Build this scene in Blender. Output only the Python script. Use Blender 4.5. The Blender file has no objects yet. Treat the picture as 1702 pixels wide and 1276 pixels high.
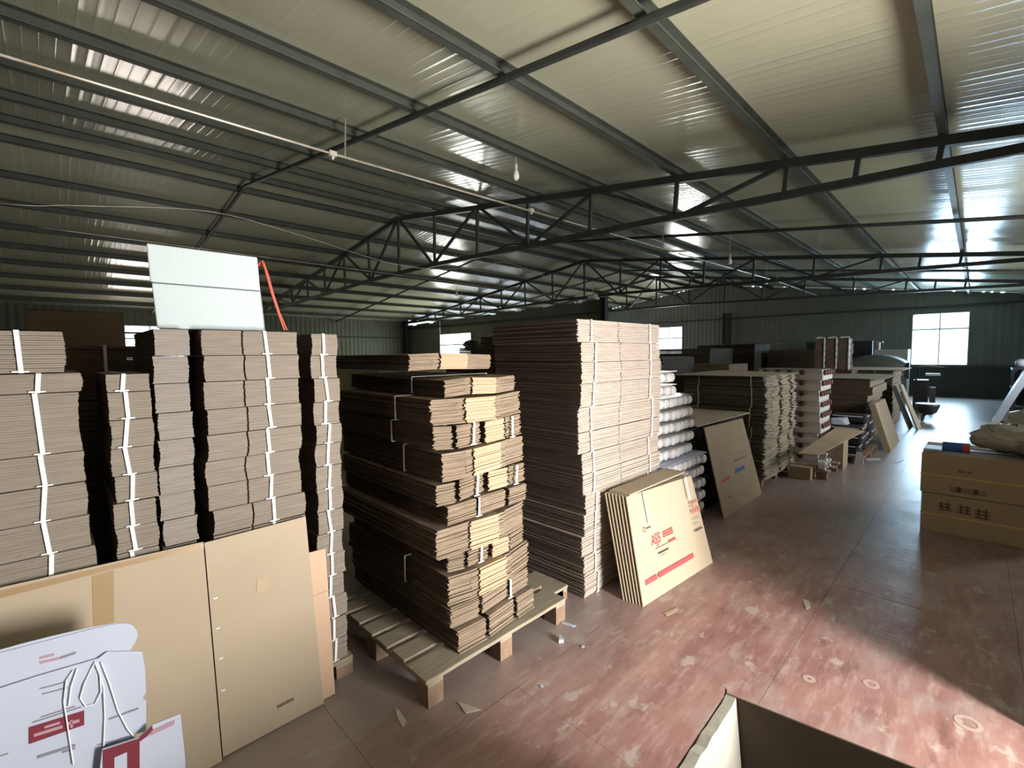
import bpy, math, random
from mathutils import Vector, Matrix
random.seed(7)
R = random.uniform
SC = bpy.context.scene
COL = SC.collection

# ------------------------------------------------------------------ camera
FPX, CX, CY = 771.0, 851.0, 638.0
CAM = Vector((0, 0, 1.7))
a_ = Vector((1625 - CX, CY - 580, -FPX)).normalized()          # depth axis of the hall seen from the camera
b_ = Vector((80 - CX, CY - 597, -FPX)).normalized()
b_ = (b_ - a_ * a_.dot(b_)).normalized()
x_ = -b_; y_ = a_; z_ = x_.cross(y_)
M3 = Matrix((x_, y_, z_))
cam = bpy.data.cameras.new('camera'); camo = bpy.data.objects.new('camera', cam); COL.objects.link(camo)
camo.matrix_world = Matrix.Translation(CAM) @ M3.to_4x4()
cam.sensor_width = 36; cam.lens = FPX / 1702 * 36; cam.clip_start = 0.05; cam.clip_end = 300
SC.camera = camo

# ------------------------------------------------------------------ world, lights, exposure
W = bpy.data.worlds.new('sky'); SC.world = W; W.use_nodes = True
W.node_tree.nodes['Background'].inputs[0].default_value = (0.78, 0.9, 1.0, 1)
W.node_tree.nodes['Background'].inputs[1].default_value = 2.2
vs = SC.view_settings
vs.view_transform = 'Standard'; vs.look = 'None'; vs.gamma = 1; vs.use_curve_mapping = False; vs.exposure = 0.32


def area(name, loc, direction, sx, sy, power, color):
    l = bpy.data.lights.new(name, 'AREA'); l.shape = 'RECTANGLE'; l.size = sx; l.size_y = sy
    l.energy = power; l.color = color
    o = bpy.data.objects.new(name, l); COL.objects.link(o); o.location = loc
    o.rotation_euler = Vector(direction).to_track_quat('-Z', 'Y').to_euler()
    return o


area('door_daylight', (2.35, 2.12, 1.0), (-1, 0, 0.15), 1.0, 1.9, 400, (1.0, 0.94, 0.88))
area('end_window_daylight', (-1.0, 23.1, 2.07), (0, -1, 0), 1.55, 1.95, 260, (0.50, 0.76, 1.0))
area('middle_window_daylight', (-11.3, 23.1, 2.07), (0, -1, 0), 1.5, 1.95, 190, (0.95, 1.0, 0.90))
area('partition_window_daylight', (-16.8, 13.35, 1.85), (0, -1, 0), 2.4, 1.75, 200, (0.95, 1.0, 0.90))
area('side_window_daylight', (-20.95, 2.6, 2.1), (1, 0, 0), 2.0, 1.6, 60, (1.0, 0.82, 0.66))
for wy in (8.2, 14.4):
    area('added_right_fill', (2.15, wy, 2.0), (-1, 0, 0.1), 1.5, 1.3, 105, (0.97, 0.97, 0.92))  # added lamps, out of view, to brighten the ceiling and far stacks


# ------------------------------------------------------------------ helpers
def U(x, y, axis, val):
    d = M3 @ Vector((x - CX, CY - y, -FPX))
    return CAM + d * ((val - CAM[axis]) / d[axis])


class MB:
    def __init__(s): s.v = []; s.f = []; s.m = []; s.smooth = False

    def face(s, pts, m=0):
        i = len(s.v); s.v += [tuple(p) for p in pts]; s.f.append(tuple(range(i, i + len(pts)))); s.m.append(m); return s

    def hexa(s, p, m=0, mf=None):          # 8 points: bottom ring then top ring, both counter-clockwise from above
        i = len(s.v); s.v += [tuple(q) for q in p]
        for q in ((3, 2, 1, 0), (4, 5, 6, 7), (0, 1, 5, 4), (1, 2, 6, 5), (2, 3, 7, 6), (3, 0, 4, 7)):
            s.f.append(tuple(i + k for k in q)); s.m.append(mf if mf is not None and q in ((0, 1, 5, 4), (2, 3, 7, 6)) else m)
        return s

    def box(s, x0, x1, y0, y1, z0, z1, m=0):
        return s.hexa([(x0, y0, z0), (x1, y0, z0), (x1, y1, z0), (x0, y1, z0), (x0, y0, z1), (x1, y0, z1), (x1, y1, z1), (x0, y1, z1)], m)

    def bar(s, a, b, w, h, m=0, up=(0, 0, 1)):
        a = Vector(a); b = Vector(b); d = (b - a).normalized(); u = Vector(up)
        if abs(d.dot(u)) > 0.95: u = Vector((0, 1, 0))
        r = d.cross(u).normalized(); u = r.cross(d).normalized()
        r *= w / 2; u *= h / 2
        return s.hexa([a - r - u, a + r - u, b + r - u, b - r - u, a - r + u, a + r + u, b + r + u, b - r + u], m)

    def tube(s, pts, r, n=8, m=0):
        pts = [Vector(p) for p in pts]; rings = []
        for k, p in enumerate(pts):
            d = (pts[min(k + 1, len(pts) - 1)] - pts[max(k - 1, 0)]).normalized()
            q = Vector((0, 0, 1)) if abs(d.z) < 0.9 else Vector((1, 0, 0))
            e = d.cross(q).normalized(); g = e.cross(d)
            i = len(s.v); rr = r[k] if isinstance(r, (list, tuple)) else r
            for j in range(n):
                t = 2 * math.pi * j / n
                s.v.append(tuple(p + e * math.cos(t) * rr + g * math.sin(t) * rr))
            rings.append(i)
        for A, B in zip(rings, rings[1:]):
            for j in range(n):
                s.f.append((A + j, A + (j + 1) % n, B + (j + 1) % n, B + j)); s.m.append(m)
        s.f.append(tuple(rings[0] + j for j in reversed(range(n)))); s.m.append(m)
        s.f.append(tuple(rings[-1] + j for j in range(n))); s.m.append(m)
        return s

    def prism(s, poly, off, m=0):      # planar outline thickened by vector off
        off = Vector(off); i = len(s.v); n = len(poly)
        s.v += [tuple(p) for p in poly] + [tuple(Vector(p) + off) for p in poly]
        s.f.append(tuple(range(i, i + n))); s.m.append(m)
        s.f.append(tuple(range(i + 2 * n - 1, i + n - 1, -1))); s.m.append(m)
        for j in range(n):
            k = (j + 1) % n
            s.f.append((i + j, i + n + j, i + n + k, i + k)); s.m.append(m)
        return s

    def mesh(s, name, mats):
        me = bpy.data.meshes.new(name); me.from_pydata(s.v, [], s.f)
        for mt in (mats if isinstance(mats, (list, tuple)) else [mats]): me.materials.append(mt)
        me.polygons.foreach_set('material_index', s.m)
        if s.smooth: me.polygons.foreach_set('use_smooth', [True] * len(s.f))
        me.validate(); me.update(); return me

    def build(s, name, mats, parent=None, fix=True, **k):
        me = s.mesh(name, mats)
        o = bpy.data.objects.new(name, me); COL.objects.link(o)
        if parent is not None:
            o.parent = parent
            chain = Vector((0, 0, 0)); p = parent
            while p is not None: chain += p.location; p = p.parent
            me.transform(Matrix.Translation(-chain))
        for a, b in k.items(): o[a] = b
        return o


def thing(name, loc, label, cat, group=None):
    o = bpy.data.objects.new(name, None); COL.objects.link(o); o.location = loc; o.empty_display_size = 0.1
    o['label'] = label; o['category'] = cat
    if group: o['group'] = group
    return o


def tag(o, label, cat, group=None):
    o['label'] = label; o['category'] = cat
    if group: o['group'] = group
    return o


def struct(name, mb, m, parent=None):
    o = mb.build(name, m, parent)
    if parent is None: o['kind'] = 'structure'
    return o


def srgb(r, g, b):
    f = lambda c: (c / 255 / 12.92) if c / 255 <= 0.04045 else ((c / 255 + 0.055) / 1.055) ** 2.4
    return (f(r), f(g), f(b), 1)


def mat(name, c, rough=0.7, c2=None, scale=8, stretch=(1, 1, 1), bump=0.0, metal=0.0, spec=0.5, detail=4, trans=0, contrast=(0.3, 0.7), bscale=None):
    m = bpy.data.materials.new(name); m.use_nodes = True; nt = m.node_tree; N = nt.nodes; L = nt.links
    p = N['Principled BSDF']; p.inputs['Roughness'].default_value = rough; p.inputs['Metallic'].default_value = metal
    p.inputs['Specular IOR Level'].default_value = spec; p.inputs['Base Color'].default_value = c
    if trans: p.inputs['Transmission Weight'].default_value = trans
    if c2 or bump:
        tc = N.new('ShaderNodeTexCoord'); mp = N.new('ShaderNodeMapping'); mp.inputs['Scale'].default_value = stretch
        L.new(tc.outputs['Object'], mp.inputs[0])
        if c2:
            n = N.new('ShaderNodeTexNoise'); n.inputs['Scale'].default_value = scale; n.inputs['Detail'].default_value = detail
            L.new(mp.outputs[0], n.inputs['Vector'])
            r = N.new('ShaderNodeValToRGB'); r.color_ramp.elements[0].color = c; r.color_ramp.elements[1].color = c2
            r.color_ramp.elements[0].position = contrast[0]; r.color_ramp.elements[1].position = contrast[1]
            L.new(n.outputs['Fac'], r.inputs[0]); L.new(r.outputs[0], p.inputs['Base Color'])
        if bump:
            n2 = N.new('ShaderNodeTexNoise'); n2.inputs['Scale'].default_value = bscale or scale * 3; n2.inputs['Detail'].default_value = 3
            L.new(mp.outputs[0], n2.inputs['Vector'])
            bp = N.new('ShaderNodeBump'); bp.inputs['Strength'].default_value = bump; bp.inputs['Distance'].default_value = 0.01
            L.new(n2.outputs['Fac'], bp.inputs['Height']); L.new(bp.outputs[0], p.inputs['Normal'])
    return m


def floor_mat():
    m = bpy.data.materials.new('painted_floor'); m.use_nodes = True; nt = m.node_tree; N = nt.nodes; L = nt.links
    p = N['Principled BSDF']
    g = N.new('ShaderNodeNewGeometry')

    def noise(scale, stretch, detail=5, rot=0.0, rough=0.6):
        mp = N.new('ShaderNodeMapping'); mp.inputs['Scale'].default_value = stretch; mp.inputs['Rotation'].default_value = (0, 0, rot)
        L.new(g.outputs['Position'], mp.inputs[0])
        n = N.new('ShaderNodeTexNoise'); n.inputs['Scale'].default_value = scale; n.inputs['Detail'].default_value = detail; n.inputs['Roughness'].default_value = rough
        L.new(mp.outputs[0], n.inputs['Vector']); return n.outputs['Fac']

    def ramp(src, a, b, ca=(0, 0, 0, 1), cb=(1, 1, 1, 1)):
        r = N.new('ShaderNodeValToRGB'); r.color_ramp.elements[0].position = a; r.color_ramp.elements[1].position = b
        r.color_ramp.elements[0].color = ca; r.color_ramp.elements[1].color = cb; L.new(src, r.inputs[0]); return r.outputs[0]

    def mix(fac, a, b, amt=None):
        x = N.new('ShaderNodeMix'); x.data_type = 'RGBA'; L.new(fac, x.inputs[0])
        for q, s in ((a, 6), (b, 7)):
            if isinstance(q, tuple): x.inputs[s].default_value = q
            else: L.new(q, x.inputs[s])
        return x.outputs[2]
    def mul(a, k):
        x = N.new('ShaderNodeMath'); x.operation = 'MULTIPLY'; L.new(a, x.inputs[0])
        if isinstance(k, (int, float)): x.inputs[1].default_value = k
        else: L.new(k, x.inputs[1])
        return x.outputs[0]
    red = ramp(noise(2.2, (3.2, 0.9, 1)), 0.3, 0.72, (0.25, 0.115, 0.10, 1), (0.42, 0.25, 0.22, 1))
    streak = ramp(noise(4, (5, 1.1, 1), 7, 0.12, 0.7), 0.5, 0.68)
    c = mix(mul(streak, 0.75), red, (0.50, 0.385, 0.34, 1))
    dust = ramp(noise(1.6, (1.5, 1, 1), 6), 0.5, 0.66)
    c = mix(mul(dust, 0.65), c, (0.40, 0.345, 0.32, 1))
    patch = ramp(noise(5, (1.6, 1, 1), 4, 0.5), 0.60, 0.66)
    c = mix(mul(patch, 0.7), c, (0.50, 0.44, 0.40, 1))
    dark = ramp(noise(4.5, (1.8, 0.7, 1), 4), 0.3, 0.42, (1, 1, 1, 1), (0, 0, 0, 1))
    c = mix(mul(dark, 0.5), c, (0.13, 0.055, 0.05, 1))
    # grey dust near the stacks; farther off the grey also paints in light level
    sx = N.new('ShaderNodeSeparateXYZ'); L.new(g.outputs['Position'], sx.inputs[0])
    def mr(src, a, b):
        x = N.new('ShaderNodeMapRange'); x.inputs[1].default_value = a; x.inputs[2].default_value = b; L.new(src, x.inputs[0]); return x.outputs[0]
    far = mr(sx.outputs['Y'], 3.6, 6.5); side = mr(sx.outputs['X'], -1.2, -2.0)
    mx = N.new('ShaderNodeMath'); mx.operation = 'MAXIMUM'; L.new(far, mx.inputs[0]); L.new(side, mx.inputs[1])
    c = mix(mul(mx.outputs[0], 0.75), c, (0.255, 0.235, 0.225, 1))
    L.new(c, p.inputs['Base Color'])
    rr = ramp(noise(3, (1, 1, 1)), 0.3, 0.7, (0.34, 0.34, 0.34, 1), (0.5, 0.5, 0.5, 1)); rr = mix(mr(sx.outputs['Y'], 5.0, 9.0), rr, (0.3, 0.3, 0.3, 1)); L.new(rr, p.inputs['Roughness'])
    p.inputs['Specular IOR Level'].default_value = 0.85
    bp = N.new('ShaderNodeBump'); bp.inputs['Strength'].default_value = 0.18; bp.inputs['Distance'].default_value = 0.01
    L.new(noise(9, (1, 3.0, 1), 3), bp.inputs['Height']); L.new(bp.outputs[0], p.inputs['Normal'])
    return m


def glass_mat(name, amt=0.12, rough=0.05, tint=(1, 1, 1, 1)):
    m = bpy.data.materials.new(name); m.use_nodes = True; nt = m.node_tree; N = nt.nodes; L = nt.links
    N.remove(N['Principled BSDF'])
    t = N.new('ShaderNodeBsdfTransparent'); t.inputs[0].default_value = tint
    g = N.new('ShaderNodeBsdfGlossy'); g.inputs['Roughness'].default_value = rough
    x = N.new('ShaderNodeMixShader'); x.inputs[0].default_value = amt
    L.new(t.outputs[0], x.inputs[1]); L.new(g.outputs[0], x.inputs[2]); L.new(x.outputs[0], N['Material Output'].inputs[0])
    return m


FLOOR = floor_mat()
SEAM = mat('dirty_seam', (0.10, 0.07, 0.06, 1), 0.9)
ROOF = mat('cream_roof_sheet', (0.57, 0.575, 0.42, 1), 0.2, (0.51, 0.515, 0.375, 1), 1.2, spec=0.8)
WALLM = mat('grey_green_wall_sheet', (0.19, 0.195, 0.16, 1), 0.5, (0.15, 0.155, 0.125, 1), 1.5, spec=0.4)
WALLG = mat('green_wall_sheet', (0.09, 0.105, 0.065, 1), 0.5, (0.07, 0.082, 0.05, 1), 2, spec=0.4)
SHADE_AND_RAIL = mat('shade_band_and_rail', (0.05, 0.06, 0.05, 1), 0.8, (0.035, 0.045, 0.04, 1), 2)  # dark tone for the painted-in shade band and the left wall rail
STEEL = mat('dark_steel', (0.04, 0.045, 0.042, 1), 0.5, (0.06, 0.066, 0.06, 1), 5, spec=0.4)
PURL = mat('purlin_paint', (0.085, 0.095, 0.075, 1), 0.5, (0.06, 0.068, 0.054, 1), 4, spec=0.4)
PIPE = mat('galvanised_pipe', (0.55, 0.54, 0.47, 1), 0.35, (0.35, 0.26, 0.17, 1), 6, metal=0.3)
CARD = mat('kraft_liner', (0.42, 0.33, 0.225, 1), 0.75, (0.37, 0.285, 0.19, 1), 3, bump=0.05)
CARDL = mat('pale_kraft_liner', (0.46, 0.38, 0.275, 1), 0.7, (0.43, 0.35, 0.25, 1), 3, bump=0.05)
EDGE = mat('carton_edge', (0.215, 0.185, 0.15, 1), 0.9, (0.285, 0.245, 0.20, 1), 5, (1.5, 1.5, 60), contrast=(0.35, 0.65))
EDGE2 = mat('carton_edge_grey', (0.24, 0.215, 0.19, 1), 0.9, (0.31, 0.28, 0.25, 1), 5, (1.5, 1.5, 60), contrast=(0.35, 0.65))
FOLD = mat('carton_fold', (0.50, 0.365, 0.24, 1), 0.8, (0.43, 0.305, 0.195, 1), 4, (1, 1, 30))
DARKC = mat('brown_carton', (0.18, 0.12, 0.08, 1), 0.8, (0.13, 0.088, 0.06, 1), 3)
EDGE3 = mat('carton_edge_bright', (0.33, 0.28, 0.235, 1), 0.9, (0.46, 0.40, 0.345, 1), 5, (1.5, 1.5, 60), contrast=(0.35, 0.65))
FLUTESHADE = mat('shaded_flute_ends', (0.055, 0.036, 0.024, 1), 0.95, (0.10, 0.066, 0.043, 1), 3, (1, 1, 12))  # flute ends darkened to paint in shade on the bundles' end faces
FLUTESHADE2 = mat('shaded_flute_ends_grey', (0.13, 0.11, 0.085, 1), 0.95, (0.18, 0.155, 0.12, 1), 3, (1, 1, 12))  # milder, greyer copy with shade painted in, for the ragged and far stacks
EDGE4 = mat('carton_edge_warm', (0.17, 0.13, 0.09, 1), 0.9, (0.31, 0.24, 0.17, 1), 5, (1.5, 1.5, 40), contrast=(0.3, 0.7))
PALES = mat('pale_edge', (0.55, 0.50, 0.40, 1), 0.85, (0.42, 0.37, 0.29, 1), 4, (1, 1, 25))
STRAP = mat('white_strap', (0.85, 0.88, 0.88, 1), 0.35)
YSTRAP = mat('yellow_strap', (0.62, 0.48, 0.16, 1), 0.4)
FOAM = mat('white_foam', (0.52, 0.60, 0.62, 1), 0.8, (0.49, 0.57, 0.59, 1), 6, bump=0.1, bscale=90)
WHITE = mat('white_card', (0.50, 0.56, 0.68, 1), 0.45, (0.46, 0.52, 0.64, 1), 4)
RED = mat('red_print', (0.17, 0.012, 0.03, 1), 0.6)
RED2 = mat('red_ink', (0.60, 0.07, 0.08, 1), 0.7)
PINK = mat('pink_print', (0.42, 0.26, 0.32, 1), 0.6)
BLACKI = mat('black_ink', (0.05, 0.045, 0.04, 1), 0.8)
GREYI = mat('grey_ink', (0.22, 0.21, 0.26, 1), 0.8)
BROWNI = mat('brown_ink', (0.17, 0.11, 0.06, 1), 0.8)
BLUE = mat('blue_ink', (0.04, 0.12, 0.42, 1), 0.6)
TAPE = mat('brown_tape', (0.37, 0.26, 0.14, 1), 0.3)
CTAPE = mat('clear_tape', (0.52, 0.41, 0.27, 1), 0.15)
WOOD = mat('grey_pallet_wood', (0.25, 0.215, 0.155, 1), 0.8, (0.36, 0.32, 0.24, 1), 5, (14, 1.2, 14), bump=0.2)
WOODB = mat('brown_pallet_block', (0.27, 0.18, 0.12, 1), 0.8, (0.20, 0.13, 0.09, 1), 6, (2, 6, 2), bump=0.2)
REDROPE = mat('red_twine', (0.75, 0.12, 0.08, 1), 0.6)
BLACK = mat('black_plastic', (0.025, 0.025, 0.03, 1), 0.45)
DKSTEEL = mat('dark_grey_tarp', (0.07, 0.08, 0.075, 1), 0.6, (0.11, 0.12, 0.11, 1), 4)
FILM = glass_mat('wrap_film', 0.35, 0.18)
BAGM = mat('grey_plastic_bag', (0.36, 0.34, 0.28, 1), 0.25, (0.50, 0.48, 0.42, 1), 7, bump=0.8, bscale=18)
PANE = glass_mat('window_pane', 0.06, 0.02)
BOTTLE = mat('white_bottle', (0.80, 0.79, 0.80, 1), 0.3)
LID = mat('dark_red_lid', (0.16, 0.06, 0.05, 1), 0.5)
BULB = mat('bulb_glass', (0.85, 0.87, 0.8, 1), 0.2)
SOCKET = mat('bulb_socket', (0.7, 0.68, 0.55, 1), 0.5)
FRAME = mat('window_frame', (0.30, 0.34, 0.34, 1), 0.5)
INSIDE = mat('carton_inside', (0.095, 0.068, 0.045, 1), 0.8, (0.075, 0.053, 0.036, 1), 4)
CREAM = mat('cream_foam_lining', (0.50, 0.49, 0.42, 1), 0.6, (0.43, 0.42, 0.35, 1), 9, bump=0.3)
YBOARD = mat('olive_board', (0.34, 0.32, 0.17, 1), 0.7)

# ------------------------------------------------------------------ building shell
XL, XR, XRIDGE, Y0, Y1 = -20.7, 1.9, -9.4, -4.0, 22.8
YP = 13.15                                     # partition behind the second truss
zc = lambda x: 4.78 - 0.134 * abs(x - XRIDGE)   # centre line of the sloping top chords
fl = MB().box(XL - 0.3, XR + 0.3, Y0 - 0.3, Y1 + 0.3, -0.2, -0.006)
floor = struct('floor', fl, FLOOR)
SX = [-1.60 + 0.915 * k for k in range(-3, 4)]
for k, x0 in enumerate(SX):
    x1 = min(x0 + 0.915, XR)
    y = Y0 + [1.95, 0.65, 1.2][k % 3] - 1.83
    while y < Y1:
        ya, yb = max(y, Y0), min(y + 1.83, Y1)
        if yb - ya > 0.1 and x1 - x0 > 0.1:
            dz = R(-0.0008, 0.0008)
            MB().box(x0 + 0.001, x1 - 0.001, ya + 0.001, yb - 0.001, -0.012, dz).build('floor_panel', FLOOR, floor)
        y += 1.83


for (x, y, r1, r2) in ((1448, 1137, 0.035, 0.018), (1345, 1128, 0.03, 0.008), (1610, 1202, 0.05, 0.03)):
    c_ = U(x, y, 2, 0); mb = MB()
    for k in range(14):
        a, b = 2 * math.pi * k / 14, 2 * math.pi * (k + 1) / 14
        mb.face([(c_.x + r * math.cos(t_), c_.y + r * math.sin(t_) * 1.1, 0.0012) for r, t_ in ((r2, a), (r1, a), (r1, b), (r2, b))])
    mb.build('paint_ring', mat('pale_stain', (0.43, 0.32, 0.27, 1), 0.8), floor)


def corrugated(mb, p0, u, length, vdir, height, pitch, amp, n, step=6, hfun=None, z1fun=None):
    """ribbed sheet: runs along u, ribs run along vdir, bulge along n"""
    p0 = Vector(p0); u = Vector(u); vdir = Vector(vdir); n = Vector(n)
    cnt = max(2, int(length / pitch * step)); i0 = len(mb.v)
    for k in range(cnt + 1):
        s = length * k / cnt
        o = n * (amp * math.sin(2 * math.pi * s / pitch)) if amp else Vector((0, 0, 0))
        h0 = hfun(s) if hfun else 0.0
        h1 = z1fun(s) if z1fun else height
        q = p0 + u * s + o
        mb.v.append(tuple(q + vdir * h0)); mb.v.append(tuple(q + vdir * h1))
    for k in range(cnt):
        a = i0 + 2 * k
        mb.f.append((a, a + 2, a + 3, a + 1)); mb.m.append(0)
    mb.smooth = True


# roof: two slopes of ribbed sheet, the ribs running from ridge to eaves
zr = lambda x: zc(x) + 0.15
ceil = bpy.data.objects.new('ceiling', None); COL.objects.link(ceil); ceil['kind'] = 'structure'
for nm, xe in (('roof_slope', XR + 0.3), ('roof_slope', XL - 0.3)):
    mb = MB(); v = Vector((xe - XRIDGE, 0, zr(xe) - zr(XRIDGE))); ln = v.length; v.normalize()
    nn = Vector((0, 1, 0)).cross(v).normalized()
    if nn.z < 0: nn = -nn
    pit = 0.105; prof = [(0.0, 0), (0.030, 0), (0.060, 0), (0.085, 0), (0.0885, 0.0003), (0.0915, 0.0009), (0.095, 0.0013), (0.0985, 0.0009), (0.1015, 0.0003)]
    P0 = Vector((XRIDGE, Y0, zr(XRIDGE))); cnt = int((Y1 - Y0 + 0.4) / pit)
    for k in range(cnt):
        tilt = 0.0006 * math.sin(k * 1.3) + 0.0005 * math.sin(k * 0.37)
        for (s_, h_) in prof:
            q = P0 + Vector((0, k * pit + s_, 0)) - nn * (h_ + tilt)
            for f_ in (0, 1): mb.v.append(tuple(q + v * ln * f_))
    for k in range(cnt * len(prof) - 1):
        a = 2 * k; mb.f.append((a, a + 2, a + 3, a + 1)); mb.m.append(0)
    mb.smooth = True
    o = mb.build(nm, ROOF, ceil)
    sm = MB().bar((XRIDGE, Y0, zr(XRIDGE) + 0.05), (XRIDGE, Y1, zr(XRIDGE) + 0.05), 0.5, 0.02)
mb = MB().box(XRIDGE - 0.3, XRIDGE + 0.3, Y0, Y1 + 0.4, zr(XRIDGE) + 0.0, zr(XRIDGE) + 0.03)
mb.build('ridge_cap', PURL, ceil)
xs = [-0.29 - 1.245 * k for k in range(-1, 8)]
xs = [x for x in xs] + [2 * XRIDGE - x for x in xs]
for x in sorted(xs):
    z = zc(x) + 0.09; mb = MB()
    mb.box(x - 0.03, x - 0.024, Y0, Y1, z - 0.055, z + 0.055)
    mb.box(x - 0.03, x + 0.03, Y0, Y1, z + 0.05, z + 0.056)
    mb.box(x - 0.03, x + 0.03, Y0, Y1, z - 0.056, z - 0.05)
    mb.box(x + 0.024, x + 0.03, Y0, Y1, z - 0.055, z - 0.035)
    mb.build('purlin', PURL, ceil)
for x in ():
    z = zc(x) + 0.08
    MB().box(x - 0.03, x + 0.03, Y0, Y1, z - 0.055, z + 0.055).build('purlin', PURL, ceil)


def wall_with_holes(name, mat_, axis, pos, lo, hi, top, holes, thick=0.12, out=1, ribs=True, z0=0.0):
    """axis 'x': wall in plane x=pos running along y. holes: (a0,a1,z0,z1)"""
    root = MB()
    cuts = sorted({lo, hi} | {h[0] for h in holes} | {h[1] for h in holes})
    d = (0, 1, 0) if axis == 'x' else (1, 0, 0); n = (1, 0, 0) if axis == 'x' else (0, 1, 0)
    P3 = (lambda s, z: (pos, s, z)) if axis == 'x' else (lambda s, z: (s, pos, z))
    for a, b in zip(cuts, cuts[1:]):
        hs = sorted([h for h in holes if h[0] <= a and h[1] >= b], key=lambda h: h[2]); segs = []; z = z0
        for h in hs:
            segs.append((z, h[2])); z = h[3]
        segs.append((z, None))
        for s0, s1 in segs:
            t = (lambda s, a=a: top(a + s)) if s1 is None else (lambda s, s1=s1: s1)
            corrugated(root, P3(a, 0), d, b - a, (0, 0, 1), 1, 0.2, 0.006, n, 6, (lambda s, s0=s0: s0), t)
    o = struct(name, root, mat_)
    return o


# openings
WIN3 = (-1.76, -0.22, 1.13, 3.02); WIN2 = (-12.05, -10.58, 1.13, 3.02); WIN1 = (-17.95, -15.65, 1.0, 2.68)
SIDEW = (1.6, 3.6, 1.35, 2.85); DOOR = (1.62, 2.62, 0.0, 2.12); SW5 = (7.4, 9.0, 1.3, 2.7); SW6 = (13.6, 15.2, 1.3, 2.7)  # the last two openings are added out of view for the fill lamps
gtop = lambda x: zr(x) - 0.002 - 0.03 * (math.sin(x * 23 + 2 * math.sin(x * 3)) > 0.55) * (math.sin(x * 5.1) > 0.1) * (math.sin(x * 1.7 + 1) > -0.2) * (abs(x - 3) > 0)
wall_far = wall_with_holes('wall_far', WALLM, 'y', Y1, XL, XR, gtop, [WIN3, WIN2])
wall_part = wall_with_holes('wall_partition', WALLM, 'y', YP, XL, -8.75, lambda x: 3.50 - 0.024 * abs(x + 9.4) - (0.05 if math.sin(x * 4.3) > 0.75 else 0), [WIN1])
wall_left = wall_with_holes('wall_left', WALLG, 'x', XL, Y0, YP, lambda y: zr(XL) + 0.01, [SIDEW])
wall_right = wall_with_holes('wall_right', WALLM, 'x', XR, Y0, Y1, lambda y: zr(XR) - 0.01, [DOOR, SW5, SW6])
wall_back = wall_with_holes('wall_back', WALLM, 'y', Y0, XL, XR, lambda x: zr(x) - 0.01, [])
# dark band painting in shade low on the end wall, and the sill rails
struct('trim_1', MB().box(-8.7, XR - 0.02, Y1 - 0.05, Y1 - 0.02, 0, 1.05), SHADE_AND_RAIL)
for i, (a, b, z) in enumerate([(XL, XR, 3.22), (XL, XR, 1.08)]):
    struct('trim_%d' % (i + 2), MB().box(a, b, Y1 - 0.10, Y1 - 0.055, z, z + 0.06), STEEL)
struct('trim_4', MB().box(XL, -8.8, YP - 0.08, YP - 0.02, 3.02, 3.09), STEEL)
struct('trim_5', MB().box(XL + 0.02, XL + 0.08, Y0, YP, 2.55, 2.61), SHADE_AND_RAIL)
# short wall added just right of the view to cast the floor's shadow edge
struct('wall_added_shade', MB().box(0.225, XR, 3.02, 3.10, 0, 1.95), WALLM)


def window(idx, axis, pos, h, vb=0.5, hb=0.69):
    a0, a1, z0, z1 = h; mb = MB(); t = 0.03
    def bx(s0, s1, za, zb, d=0.03):
        if axis == 'y': mb.box(s0, s1, pos - d, pos + d, za, zb)
        else: mb.box(pos - d, pos + d, s0, s1, za, zb)
    bx(a0, a0 + t, z0, z1); bx(a1 - t, a1, z0, z1); bx(a0, a1, z0, z0 + t); bx(a0, a1, z1 - t, z1)
    zm = z0 + (z1 - z0) * hb; am = a0 + (a1 - a0) * vb
    bx(a0, a1, zm - 0.02, zm + 0.02, 0.025); bx(am - 0.015, am + 0.015, z0, z1, 0.025)
    o = mb.build('window_%d' % idx, FRAME); o['kind'] = 'structure'
    for s0, s1 in ((a0 + t, am), (am, a1 - t)):
        for za, zb in ((z0 + t, zm), (zm, z1 - t)):
            m2 = MB()
            if axis == 'y': m2.box(s0, s1, pos - 0.002, pos + 0.002, za, zb)
            else: m2.box(pos - 0.002, pos + 0.002, s0, s1, za, zb)
            m2.build('pane', PANE, o)


window(1, 'y', Y1, WIN3); window(2, 'y', Y1, WIN2); window(3, 'y', YP, WIN1); window(4, 'x', XL, SIDEW); window(5, 'x', XR, SW5); window(6, 'x', XR, SW6)  # last pair, in the right wall, added out of view for fill light
o = MB()
o.box(XR - 0.05, XR + 0.07, DOOR[0] - 0.06, DOOR[0], 0, 2.18); o.box(XR - 0.05, XR + 0.07, DOOR[1], DOOR[1] + 0.06, 0, 2.18)
o.box(XR - 0.05, XR + 0.07, DOOR[0], DOOR[1], 2.12, 2.18)
struct('door_1', o, FRAME)


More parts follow.
